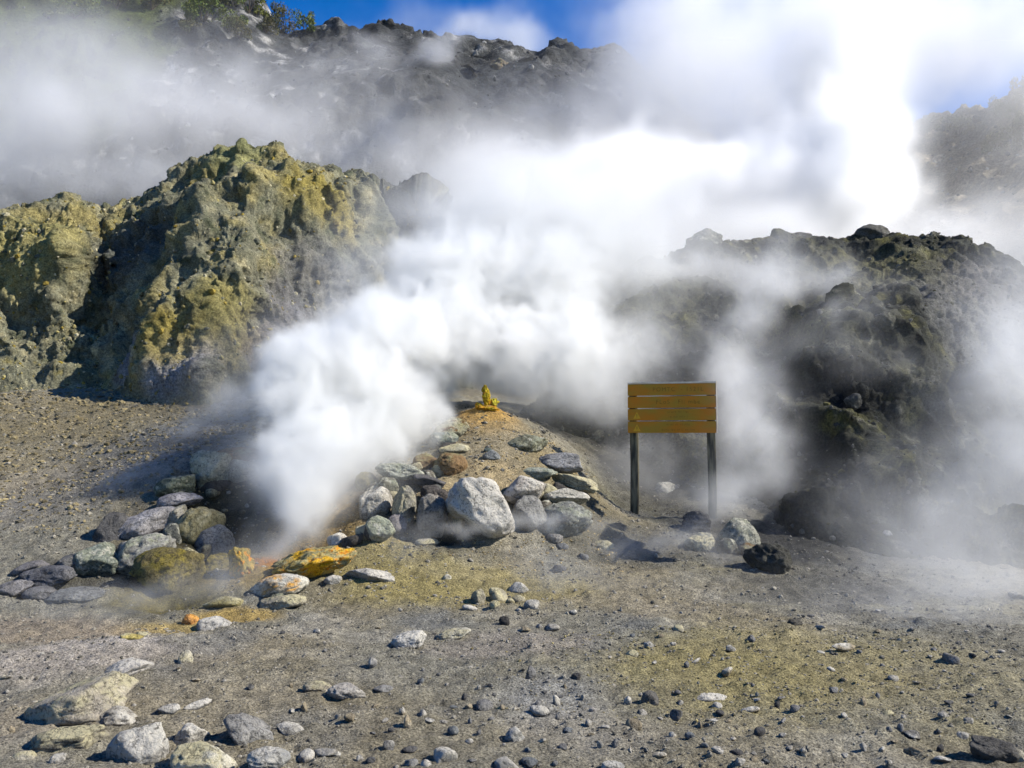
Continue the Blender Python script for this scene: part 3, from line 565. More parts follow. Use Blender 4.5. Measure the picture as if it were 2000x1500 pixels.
 (228, 1398, 92, 36, 0, (.27, .24, .19), 'white', 0, g_f, 'rough pale rubble rock right of the broad outcrop'),
 (130, 1442, 140, 44, 0, (.17, .155, .13), 'cream', 4, g_f, 'dark sided flat topped rock under the broad outcrop'),
 (276, 1452, 116, 82, 0, (.33, .32, .30), 'white', 18, g_f, 'big grey white boulder near the lower left corner'),
 (374, 1434, 66, 44, 0, (.30, .28, .235), 'white', 15, g_f, 'split pale rock right of the big grey white boulder'),
 (400, 1478, 118, 58, 0, (.55, .52, .42), 'cream', -8, g_f, 'bright cream white rock in front of the split rock'),
 (484, 1428, 98, 62, 0, (.24, .235, .22), 'plain', -22, g_f, 'pointed grey rock with a dark shaded left face'),
 (525, 1482, 80, 42, 0, (.27, .28, .27), 'white', 0, g_f, 'rounded grey rock right of the bright cream rock'),
 (567, 1425, 54, 26, 0, (.27, .255, .22), 'white', -8, g_f, 'low grey rock right of the pointed rock'),
 (363, 1285, 24, 28, 0, (.40, .37, .29), 'cream', 0, g_s, 'small upright cream stone below the vent mouth'),
 (330, 1384, 44, 16, 0, (.24, .23, .20), 'white', 0, g_s, 'low grey stone right of the broad pale outcrop'),
 (676, 1350, 74, 28, 0, (.30, .27, .235), 'white', -6, g_s, 'rough pale rock patch in the middle foreground'),
 (622, 1341, 58, 20, 0, (.32, .28, .22), 'cream', -4, g_s, 'low tan rock left of the rough pale rock patch'),
 (597, 1478, 38, 24, 0, (.29, .26, .22), 'white', 0, g_f, 'small pinkish grey rock right of the rounded grey rock'),
 (45, 1476, 48, 20, 0, (.36, .33, .27), 'cream', 8, g_f, 'pale flat stone in the left near corner'),
 (114, 1484, 30, 22, 0, (.36, .34, .29), 'white', 0, g_f, 'small white stone left of the big grey white boulder'),
 (1376, 470, 70, 46, 18.0, (.10, .105, .08), 'green', 0, None, 'round topped boulder alone on the mound ridge'),
 (1565, 466, 40, 26, 18.6, (.09, .09, .08), 'plain', 0, None, 'small boulder on the mound ridge between two larger ones'),
 (1702, 455, 72, 34, 18.9, (.10, .098, .085), 'plain', 0, None, 'broad boulder at the top of the mound ridge'),
 (1668, 784, 36, 34, 12.6, (.075, .08, .075), 'plain', 0, None, 'dark boulder on the ledge half way up the mound'),
 (1735, 628, 60, 50, 13.9, (.075, .075, .045), 'plain', 0, None, 'knobbly dark boulder on the mound shoulder'),
 (755, 66, 74, 46, 55.0, (.035, .037, .037), 'plain', 0, None, 'largest dark crag on the skyline of the far wall'),
 (838, 78, 44, 34, 54.5, (.04, .042, .042), 'plain', 0, None, 'small dark crag on the skyline right of the largest'),
 (606, 78, 52, 40, 54.5, (.045, .047, .047), 'plain', 0, None, 'dark crag below the bushes on the skyline'),
 (905, 142, 66, 40, 50.0, (.028, .03, .03), 'plain', 0, None, 'black crag below the skyline of the far wall'),
 (815, 118, 54, 34, 50.2, (.032, .034, .034), 'plain', 0, None, 'black crag above the drifting steam on the far wall'),
 (820, 188, 70, 26, 45.5, (.03, .032, .032), 'plain', -6, None, 'flat black crag lowest on the far wall'),
 (1115, 112, 80, 30, 55.5, (.03, .032, .033), 'plain', 6, None, 'long dark crag at the right end of the skyline'),
 (1175, 110, 66, 34, 55.5, (.034, .036, .037), 'plain', 0, None, 'blunt dark crag next to the white cloud'),
 (975, 132, 60, 36, 51.0, (.14, .12, .09), 'brown', 0, None, 'tan streaked crag on the far wall'),
]
for i, (cx, cy_, w_, h_, Y, col, kind, tilt, grp, lab) in enumerate(H):
    big = w_ * h_ > 2500
    foot = 0
    if grp in (g_l, g_r):                                      # bed the bank stones in the slope they lie on
        dp = .5 * math.sqrt(w_ * h_) * sc_at(Y); Yg = hit(cx, cy_, 6.5, 16)[1]
        Y = min(max(Y, Yg - 1.6 * dp), Yg - .25 * dp)
    if Y == 0: Y = on_ground(cx, cy_, h_); foot = h_ * .3      # settle ground stones into the dirt
    k_ = 1.14 if grp in (g_l, g_r) else 1.04
    kw = dict(sharp=44. if 'block' in lab or 'slab' in lab or 'wedge' in lab or 'pointed' in lab or 'facet' in lab else 26. if 'round' not in lab and 'smooth' not in lab else 14.,
              planes=8 if 'block' in lab or 'facet' in lab or 'pyramid' in lab else 11, lo=.5 if 'facet' in lab or 'pyramid' in lab or 'pointed' in lab else .58, rough=.15 if 'crag' in lab or 'rough' in lab or 'lumpy' in lab or 'jagged' in lab or 'knobbly' in lab else .10 if 'round' not in lab and 'smooth' not in lab else .07,
              crack=.07 if big else 0)
    if 'crag' in lab: kw['rough'] = .3
    if 'mound' in lab: kw['rough'] = .24
    if kind == 'sulfur': kw['rough'] = .3; kw['sharp'] = 18.
    crag = 'crag' in lab
    rock_at(cx, cy_ + foot / 2, w_ * k_, (h_ + foot) * (1.3 if grp == g_l and cx < 420 and cy_ < 1135 else 1.14 if k_ > 1.1 else 1), Y, col, kind, lab, 900 + i, tilt=tilt, group=grp, cat='crag' if crag else 'boulder' if 'boulder' in lab else 'rock',
            name='crag' if crag else 'boulder' if 'boulder' in lab else 'stone' if (w_ * h_ < 1700) else 'rock', **kw)

PREP = {'in', 'under', 'behind', 'between', 'over', 'at', 'with', 'below', 'before', 'beside', 'left', 'right', 'on', 'of', 'overhanging', 'crowning', 'tucked', 'half', 'standing', 'leaning', 'resting', 'veiled', 'sunk', 'alone', 'hugging', 'fading', 'touching', 'higher', 'high', 'furthest', 'above', 'looking', 'the'}
def short(l):
    o_ = []
    for w_ in l.replace(',', '').split():
        if w_ in PREP and o_: break
        o_.append(w_)
    return ' '.join(o_[:5])
wall = [h for h in H if h[8] in (g_l, g_r) and h[4] > 0 and 'slope' not in h[9] and 'dusty' not in h[9] and 'sunk' not in h[9] and 'vent mouth' not in h[9]]; done = set(); fc = 0
for a in wall:
    for b_ in sorted(wall, key=lambda q: math.hypot(q[0] - a[0], q[1] - a[1]))[1:3]:
        key = tuple(sorted((a[9], b_[9])))
        if key in done or abs(a[4] - b_[4]) > .75 or math.hypot(b_[0] - a[0], b_[1] - a[1]) > 68: continue
        done.add(key); mx_, my_ = (a[0] + b_[0]) / 2 + rng.uniform(-6, 6), (a[1] + b_[1]) / 2 + 8 + rng.uniform(-4, 6)
        sz = rng.uniform(24, 42); t_ = rng.choice(4)
        cc = [(.07, .06, .05), (.12, .10, .07), (.17, .15, .10), (.09, .10, .085)][t_]; wd = ['blackish', 'dark brown', 'dusty tan', 'dark grey'][t_]
        lb = f'small {wd} stone wedged between the {short(a[9])} and the {short(b_[9])}'
        if len(lb.split()) > 16: lb = ' '.join(lb.split()[:16])
        rock_at(mx_, my_, sz * rng.uniform(.9, 1.4), sz * rng.uniform(.7, 1.0), hit(mx_, my_, 6.5, 16)[1] - .03, cc, ['plain', 'green', 'cream', 'plain'][t_], lb, 3000 + fc, tilt=rng.uniform(-30, 30), group=a[8], name='stone', sharp=34., planes=9, lo=.52, rough=.13, sub=3, cat='stone')
        fc += 1
print('FILLERS', fc)

# --- the loose stones that show next largest: copies of a few shapes
protos = []
for k in range(10):
    v, f = rock_verts(50 + k, 3, planes=7, sharp=34, rough=.14, lo=.5)
    protos.append(mesh_from('stone', v, f, MAT['white'] if k % 3 == 0 else MAT['plain']))
TONES = [('dark grey', (.075, .072, .068)), ('grey', (.17, .165, .155)), ('pale', (.32, .30, .26)), ('tan', (.27, .225, .15)), ('bluish grey', (.14, .148, .148))]
MARKS = [(947, 1060, 'the big white boulder'), (615, 1130, 'the bright sulfur rock'), (330, 1230, 'the dark vent mouth'), (1235, 1020, 'the left sign post'), (1400, 1010, 'the right sign post'),
         (955, 1180, 'the pyramid shaped stone'), (798, 1260, 'the white knobbly rock'), (1442, 1080, 'the pitted block'), (1380, 1330, 'the yellow dirt patch'), (276, 1490, 'the big grey white boulder'),
         (155, 1400, 'the broad pale outcrop'), (1936, 1470, 'the dark corner rock'), (1008, 1440, 'the grey white pointed rock'), (484, 1450, 'the pointed grey rock'), (676, 1350, 'the rough pale rock patch'),
         (1269, 1365, 'the grey brown rounded stone'), (1750, 1380, 'the low grey tan stone'), (1640, 1250, 'the foot of the mound'), (200, 880, 'the cliff foot slope'), (1080, 1370, 'the grey hump')]
FORM = [('round', (1, 1, .8)), ('flat', (1.35, 1.1, .45)), ('upright', (.75, .75, 1.1)), ('long', (1.6, .8, .6)), ('wedge shaped', (1.1, 1, .75))]
taken = [(h[0], h[1], max(h[2], h[3]) * .6) for h in H]; used = {}
cnt = 0; tries = 0
while cnt < 180 and tries < 4000:
    tries += 1
    low = rng.random() < .38
    if low: px, py = rng.uniform(5, 1150) if rng.random() < .65 else rng.uniform(1150, 1995), rng.uniform(1375, 1497)
    elif rng.random() < .72: px, py = rng.uniform(10, 1990), 1070 + 430 * rng.random() ** .8
    else: px, py = rng.uniform(560, 1990), rng.uniform(1180, 1495)
    if py < 1210 and px < 720: continue
    if any(abs(px - a) < r + 12 and abs(py - b_) < r * .7 + 9 for a, b_, r in taken): continue
    p = hit(px, py)
    s = float(np.clip(.011 + rng.exponential(.011), .016, .06))
    if low: s = float(np.clip(.016 + rng.exponential(.012), .016, .05))
    if s / sc_at(p[1]) < 4.2: continue
    taken.append((px, py, s / sc_at(p[1])))
    near = min(MARKS, key=lambda m: (m[0] - px) ** 2 + 3 * (m[1] - py) ** 2)
    tn, tc = TONES[rng.choice(5, p=[.1, .34, .28, .2, .08])]; fn, fs = FORM[rng.integers(5)]
    size = 'larger' if s > .035 else 'small' if s > .022 else 'tiny'
    side = 'left of' if px < near[0] - 45 else 'right of' if px > near[0] + 45 else 'in front of' if py > near[1] else 'behind'
    far = math.hypot(px - near[0], py - near[1]); dist = 'close' if far < 75 else 'a bit' if far < 150 else 'well'
    lab = f'{size} {fn} {tn} stone lying {dist} {side} {near[2]}'
    if used.get(lab): continue
    used[lab] = 1
    me = protos[rng.integers(10)]
    o = add('stone', me, loc=(p[0], p[1], float(gz(p[0], p[1])[0]) + s * fs[2] * .35))
    o.scale = tuple(s * q * rng.uniform(.85, 1.15) for q in fs); o.rotation_euler = (rng.uniform(-.25, .25), rng.uniform(-.25, .25), rng.uniform(0, 6.28))
    j = rng.uniform(.8, 1.2); o.color = (tc[0] * j, tc[1] * j, tc[2] * j, 1); tag(o, lab, 'stone', g_s)
    cnt += 1

# --- gravel nobody could count: one mesh per tone
def gravel(name, n, seed, smin, smax, col, label, region):
    r = np.random.default_rng(seed); v, f = ICO[1]; out_v = []; out_f = []
    X, Y = region(r, n); Z = gz(X, Y)
    vv = []
    for k in range(12):
        q = v * r.uniform(.65, 1.1, (len(v), 1)); vv.append(q)
    S = np.clip(smin + r.exponential((smax - smin) * .28, n), smin, smax) * np.clip(Y / 7, .75, 3.2)
    idx = r.integers(0, 12, n); ang = r.uniform(0, 6.28, n); V = np.stack(vv)[idx]
    sc3 = r.uniform(.6, 1.35, (n, 1, 3)) * np.array([1, 1, .75]); V = V * sc3 * S[:, None, None]
    ca, sa = np.cos(ang)[:, None], np.sin(ang)[:, None]
    V = np.stack([V[..., 0] * ca - V[..., 1] * sa, V[..., 0] * sa + V[..., 1] * ca, V[..., 2]], -1)
    V = V + np.stack([X, Y, Z + S * .02], -1)[:, None, :]
    Fc = f[None] + (np.arange(n) * len(v))[:, None, None]
    me = mesh_from(name, V.reshape(-1, 3), Fc.reshape(-1, 3), GRAV, smooth=False)
    c = col[None] * r.uniform(.55, 1.5, (n, 1)); c = mixc(c, (.30, .28, .24), (r.random(n) < .10) * .8); c = mixc(c, (.05, .05, .045), (r.random(n) < .16) * .7)
    set_col(me, np.repeat(c, len(v), 0)); add(name, me, kind='stuff', label=label)
GRAV = terrain_mat('gravel_stone', bump=.01, bscale=60, grain=120)
def reg_front(r, n):
    t = r.random(n); Y = 3.6 * (15.0 / 3.6) ** t; X = r.uniform(-1, 1, n) * (Y * .62 + .4)
    q = np.stack([X, Y, X * 0], -1); k = fbm(q, .8, 3, .6, 500) + r.normal(size=n) * .22 > -.02
    return X[k].repeat(2)[:n] + r.normal(size=min(n, 2 * k.sum())) * .02, Y[k].repeat(2)[:n] + r.normal(size=min(n, 2 * k.sum())) * .02
def fixed(reg):
    def g(r, n):
        X, Y = reg(r, n); m = n
        while len(X) < m: X = np.concatenate([X, X + .11]); Y = np.concatenate([Y, Y + .07])
        return X[:m], Y[:m]
    return g
gravel('gravel', 22000, 1, .004, .022, np.array([.19, .175, .14]), 'grey gravel scattered over the bare ground', fixed(reg_front))
def reg_slope(r, n): Y = r.uniform(10, 18.5, n); X = -Y * r.uniform(.22, .66, n); return X, Y
gravel('gravel', 5500, 2, .007, .03, np.array([.20, .165, .09]), 'brown gravel on the slope below the cliff', fixed(reg_slope))
def reg_yel(r, n): Y = r.uniform(5.0, 7.2, n); X = r.normal(size=n) * .9 + 1.5 + (7 - Y) * .2; return X, Y
gravel('gravel', 2600, 3, .004, .016, np.array([.24, .20, .09]), 'yellow gravel on the ochre patch', fixed(reg_yel))
def reg_hill(r, n): Y = r.uniform(9.4, 12.6, n); X = r.uniform(-1.9, 1.2, n); return X, Y
gravel('gravel', 2600, 4, .004, .016, np.array([.33, .25, .12]), 'tan gravel around the right bank of stones', fixed(reg_hill))
# rubble lying on cliff and mound
def rubble(name, G, n, seed, smin, smax, cols, label, vmax=.8):
    r = np.random.default_rng(seed); nv_, nu_ = G.shape[:2]; N_ = grid_normals(G)
    jj = (r.random(n) * (nv_ - 2) * vmax).astype(int); ii = (r.random(n) * (nu_ - 2)).astype(int)
    p = G[jj, ii]; nn = N_[jj, ii]; keep = np.abs(nn[:, 2]) > .25; p = p[keep]; n = len(p)
    v, f = ICO[1]; S = np.clip(smin + r.exponential((smax - smin) * .25, n), smin, smax)
    V = v[None] * r.uniform(.65, 1.15, (n, len(v), 1)) * r.uniform(.7, 1.3, (n, 1, 3)) * S[:, None, None] + p[:, None]
    me = mesh_from(name, V.reshape(-1, 3), (f[None] + (np.arange(n) * len(v))[:, None, None]).reshape(-1, 3), GRAV, smooth=False)
    c = np.array(cols)[r.integers(0, len(cols), n)] * r.uniform(.6, 1.4, (n, 1)); set_col(me, np.repeat(c, len(v), 0))
    add(name, me, kind='stuff', label=label)
rubble('rubble', CL, 4500, 11, .015, .08, [(.22, .19, .08), (.33, .30, .2), (.1, .1, .07), (.2, .15, .03)], 'yellowish rubble clinging to the cliff')
rubble('rubble', MO, 3500, 12, .012, .06, [(.03, .03, .028), (.08, .075, .06), (.06, .055, .02), (.12, .115, .1)], 'dark rubble lying on the mound')
rubble('rubble', HI, 1800, 13, .06, .25, [(.05, .05, .05), (.2, .2, .19), (.03, .03, .03)], 'grey rubble lying on the far wall')

# ------------------------------------------------------------------ sulfur chimney
c = P(953, 800, 12.75)
ch = bpy.data.objects.new('sulfur_chimney', None); COL.objects.link(ch); ch.location = tuple(c)
tag(ch, 'bright yellow sulfur spire steaming at the top of the dirt slope', 'fumarole')
def lump(name, dx, dz, w_, h_, col, seed, dy=0):
    v, f = rock_verts(seed, 4, planes=8, rough=.6, sharp=10); s = sc_at(12.75)
    v = v * np.array([w_ * s / 2, w_ * s / 2.2, h_ * s / 2]); o = add(name, mesh_from(name, v, f, MAT['spire']), ch, (dx * s, dy, (dz + (0 if name == 'crust' else 12)) * s)); o.color = (*col, 1)
lump('spire', -3, 14, 18, 44, (.46, .32, .012), 31); lump('knob', -7, 27, 13, 20, (.42, .29, .012), 37); lump('shoulder', 11, 0, 24, 22, (.38, .33, .03), 33, .05); lump('shoulder', -16, -6, 20, 18, (.5, .3, .02), 36, -.02)
lump('foot', 0, -12, 46, 16, (.50, .25, .015), 34, -.05)
for k_, (dx_, dz_, ww, hh, dy_) in enumerate([(-22, -24, 44, 10, -.10), (18, -26, 52, 11, -.12), (2, -38, 48, 10, -.22), (36, -40, 40, 9, -.2)]):
    lump('crust', dx_, dz_, ww, hh, (.48, .26, .02), 35 + k_, dy_)

# ------------------------------------------------------------------ sign
SY = 12.0; s = sc_at(SY)
pl = P(1228, 990, 12.18); pr = P(1401, 990, 11.83)
L2 = np.array([pr[0] - pl[0], pr[1] - pl[1]]); Wd = float(np.linalg.norm(L2)); ang = math.atan2(L2[1], L2[0])
top_z = P(1315, 749.5, 12.0)[2]; bot_z = P(1315, 845.5, 12.0)[2]; mid = (pl + pr) / 2
sg = bpy.data.objects.new('information_sign', None); COL.objects.link(sg)
gl = float(gz(mid[0], mid[1])[0]); sg.location = (mid[0], mid[1], gl); sg.rotation_euler = (0, 0, ang)
tag(sg, 'orange brown wooden information board on two dark posts', 'sign')
wood = plain_mat('board_wood', (.50, .18, .011), .75, (.36, .215, .022), 3.2, (1, 1, 2.0), .002)
edgem = plain_mat('painted_sunlit_edge', (.70, .62, .50), .8, (.55, .45, .33), 6)  # pale colour standing in for sun on the board edges
post_m = plain_mat('weathered_post', (.03, .027, .018), .8, (.17, .15, .09), 7, (3, 3, .5), .004)
letter = plain_mat('engraved_letters', (.20, .10, .008), .8, (.26, .16, .02), 20)
tri_m = plain_mat('warning_triangle_paint', (.60, .33, .02), .7)
def box(name, x0, x1, y0, y1, z0, z1, mat, parent, bev=.004, wob=0.0):
    bm = bmesh.new(); bmesh.ops.create_cube(bm, size=1.0)
    bmesh.ops.scale(bm, vec=(x1 - x0, y1 - y0, z1 - z0), verts=bm.verts); bmesh.ops.translate(bm, vec=((x0 + x1) / 2, (y0 + y1) / 2, (z0 + z1) / 2), verts=bm.verts)
    if wob:
        bmesh.ops.subdivide_edges(bm, edges=[e for e in bm.edges if abs(e.verts[0].co.z - e.verts[1].co.z) > .3], cuts=8)
        for v_ in bm.verts: v_.co.x += wob * math.sin(v_.co.z * 3.1 + x0); v_.co.y += wob * math.cos(v_.co.z * 2.3)
    bmesh.ops.bevel(bm, geom=[e for e in bm.edges], offset=bev, segments=2, affect='EDGES')
    me = bpy.data.meshes.new(name); bm.to_mesh(me); bm.free(); me.materials.append(mat)
    return add(name, me, parent)
z_t, z_b = top_z - gl, bot_z - gl; gap = .014; bh = (z_t - z_b - 3 * gap) / 4; hw = Wd / 2
boards = []
for k in range(4):
    z1 = z_t - k * (bh + gap); z0 = z1 - bh
    bo = box('board', -hw, hw, -.02, .018, z0, z1, wood, sg); boards.append((bo, z0, z1))
    bo.rotation_euler = (0, 0, 0)
box('top_sunlit_strip', -hw - .002, hw + .002, -.022, .02, z_t + .002, z_t + .024, edgem, sg, .002)  # strips added to draw the sunlit rim of the boards
box('side_sunlit_strip', hw + .002, hw + .014, -.022, .02, z_b, z_t + .024, edgem, sg, .002)
for sx in (-1, 1):
    xa = sx * (hw - .07)
    po = box('post', xa - .054, xa + .054, .022, .12, -.35, z_t - .02, post_m, sg, .012, .006)
for (bo, z0, z1), rows in zip(boards, [[('POMTC  - 1521L', .5, .06)], [('FLoS   Fli mbe', .5, .062)], [('srurn ht liei', .72, .035), ('re iLn sdit i', .32, .032)], [('crnt iu rtuliu', .74, .035), ('eonu ieu ar il en iun', .28, .032)]]):
    for txt, fz, size in rows:
        cu = bpy.data.curves.new('lettering', 'FONT'); cu.body = txt; cu.size = size * 1.3; cu.extrude = .0008; cu.align_x = 'CENTER'; cu.align_y = 'CENTER'; cu.space_character = 1.25
        t_o = bpy.data.objects.new('tmp', cu); dg = None
        COL.objects.link(t_o); bpy.context.view_layer.update()
        me = bpy.data.meshes.new_from_object(t_o.evaluated_get(bpy.context.evaluated_depsgraph_get())); me.materials.clear(); me.materials.append(letter)
        COL.objects.unlink(t_o); bpy.data.objects.remove(t_o)
        l_o = add('lettering', me, bo, (.09, -.0215, z0 + (z1 - z0) * fz)); l_o.rotation_euler = (math.pi / 2, 0, 0)
for k in (2, 3):
    bo, z0, z1 = boards[k]; cx = -hw + .125; zc = z0 + .025; a = .05
    V = [(cx - a, -.0225, zc), (cx + a, -.0225, zc), (cx, -.0225, zc + 1.85 * a), (cx - a, -.0195, zc), (cx + a, -.0195, zc), (cx, -.0195, zc + 1.85 * a)]
    me = bpy.data.meshes.new('warning_triangle'); me.from_pydata(V, [], [(0, 1, 2), (3, 5, 4), (0, 3, 4, 1), (1, 4, 5, 2), (2, 5, 3, 0)]); me.materials.append(tri_m)
    tr = add('warning_triangle', me, bo)
    me = bpy.data.meshes.new('exclamation_mark'); q = [(-.004, .028, .004, .062), (-.004, .014, .004, .022)]
    V = []; Fx = []
    for x0, za, x1, zb_ in q:
        b0 = len(V)
        for y_ in (-.0245, -.0215): V += [(cx + x0, y_, zc + za), (cx + x1, y_, zc + za), (cx + x1, y_, zc + zb_), (cx + x0, y_, zc + zb_)]
        Fx += [(b0, b0 + 1, b0 + 2, b0 + 3), (b0 + 4, b0 + 7, b0 + 6, b0 + 5), (b0, b0 + 4, b0 + 5, b0 + 1), (b0 + 1, b0 + 5, b0 + 6, b0 + 2), (b0 + 2, b0 + 6, b0 + 7, b0 + 3), (b0 + 3, b0 + 7, b0 + 4, b0)]
    me.from_pydata(V, [], Fx); me.materials.append(letter); add('exclamation_mark', me, bo)

# ------------------------------------------------------------------ bushes on the far wall
leaf_a = plain_mat('bush_leaves', (.06, .10, .014), .7, (.12, .13, .02), .8)
leaf_b = plain_mat('dry_bush_leaves', (.10, .085, .03), .8, (.06, .07, .02), .8)
bark = plain_mat('bush_bark', (.06, .045, .03), .9)
def crown_mesh(seed, n, leaf, mat):
    r = np.random.default_rng(seed); nb_ = 9
    cen = r.normal(size=(nb_, 3)) * np.array([.5, .5, .32]) + np.array([0, 0, .55]); cen[:, 2] = np.abs(cen[:, 2]); rad = r.uniform(.22, .42, nb_)
    k = r.integers(0, nb_, n); d = r.normal(size=(n, 3)); d /= np.linalg.norm(d, axis=1)[:, None]
    p = cen[k] + d * (rad[k] * r.uniform(.55, 1.05, n))[:, None]; p[:, 2] = np.abs(p[:, 2])
    a = r.normal(size=(n, 3)); a /= np.linalg.norm(a, axis=1)[:, None]; b_ = np.cross(a, r.normal(size=(n, 3))); b_ /= np.linalg.norm(b_, axis=1)[:, None]
    L_ = leaf * r.uniform(.6, 1.4, (n, 1)); V = np.stack([p - a * L_, p - b_ * L_ * .5, p + a * L_, p + b_ * L_ * .5], 1)
    return mesh_from('crown', V.reshape(-1, 3), np.arange(4 * n).reshape(n, 4), mat, smooth=False)
crowns = [crown_mesh(70 + k, 1500, .06, leaf_a if k < 4 else leaf_b) for k in range(6)]
def stem_mesh():
    V = []; Fs = []; r = np.random.default_rng(5)
    for k in range(5):
        tx, ty = r.uniform(-.45, .45, 2); b0 = len(V)
        for t in (0, .5, 1.0):
            rr = .035 * (1 - .8 * t)
            for q in range(5): V.append((tx * t + rr * math.cos(q * 1.2566), ty * t + rr * math.sin(q * 1.2566), .75 * t - .1))
        for l_ in range(2):
            for q in range(5): Fs.append((b0 + l_ * 5 + q, b0 + l_ * 5 + (q + 1) % 5, b0 + l_ * 5 + 5 + (q + 1) % 5, b0 + l_ * 5 + 5 + q))
    return mesh_from('stem', np.array(V), np.array(Fs), bark)
stem = stem_mesh()
nG = HI.shape
def hill_pt(px, py):
    d = (px_of(HI[..., 0], HI[..., 1], HI[..., 2])); e = (d[0] - px) ** 2 + (d[1] - py) ** 2; e[int(nG[0] * .9):] = 1e9
    return HI.reshape(-1, 3)[np.argmin(e)]
B = [(557, 52, 58, 46, 5, 'sparse wispy bush on the skyline, the left one of two'), (598, 64, 52, 40, 0, 'dense dark green bush on the skyline right of the wispy one'),
     (345, 22, 90, 60, 1, 'dark green bush highest on the vegetated slope by the frame edge'), (400, 40, 80, 50, 0, 'bright green bush in the middle of the vegetated slope'),
     (450, 55, 70, 44, 2, 'green bush low on the vegetated slope before the blue sky'), (490, 20, 70, 50, 3, 'green bush on the slope edge against the blue sky'),
     (365, 62, 66, 36, 4, 'brownish dry bush at the bottom left of the vegetated slope'), (425, 10, 90, 50, 4, 'dry olive bush above the bright green bush'),
     (300, 12, 80, 50, 5, 'dry bush at the left end of the vegetated slope'), (470, 70, 60, 34, 5, 'brown bush just above the drifting steam'),
     (520, 60, 50, 34, 4, 'brown scrub at the foot of the slope beside the wispy bush'), (230, 10, 90, 44, 4, 'brown bush half veiled by steam in the upper corner'),
     (150, 30, 90, 44, 3, 'dark bush veiled by steam near the corner of the frame'), (60, 20, 90, 50, 2, 'dark bush in the very corner of the frame'),
     (385, 85, 60, 30, 5, 'low brown bush at the lower edge of the green slope'), (1985, 215, 60, 60, 5, 'bare brown bush at the top of the right far slope'), (1955, 235, 46, 46, 4, 'smaller brown bush left of the top one on the right far slope'),
     (1990, 290, 70, 60, 5, 'brown bush lower down on the right far slope'), (1930, 300, 60, 50, 4, 'thin bush standing in mist on the right far slope'), (1800, 262, 80, 44, 4, 'misty bush on the low right skyline'), (1870, 262, 60, 36, 5, 'misty bush between two others on the right skyline')]
for px, py, w_, h_, k, lab in B:
    q = hill_pt(px, py); s = sc_at(q[1]); e = bpy.data.objects.new('bush', None); COL.objects.link(e); e.location = (q[0], q[1] - .2, q[2] - .15)
    e.rotation_euler = (0, 0, rng.uniform(0, 6)); e.scale = (w_ * s / 1.9, w_ * s / 1.9, h_ * s / 1.15); tag(e, lab, 'bush', 'bushes on the far slopes')
    add('crown', crowns[k], e); add('stem', stem, e)

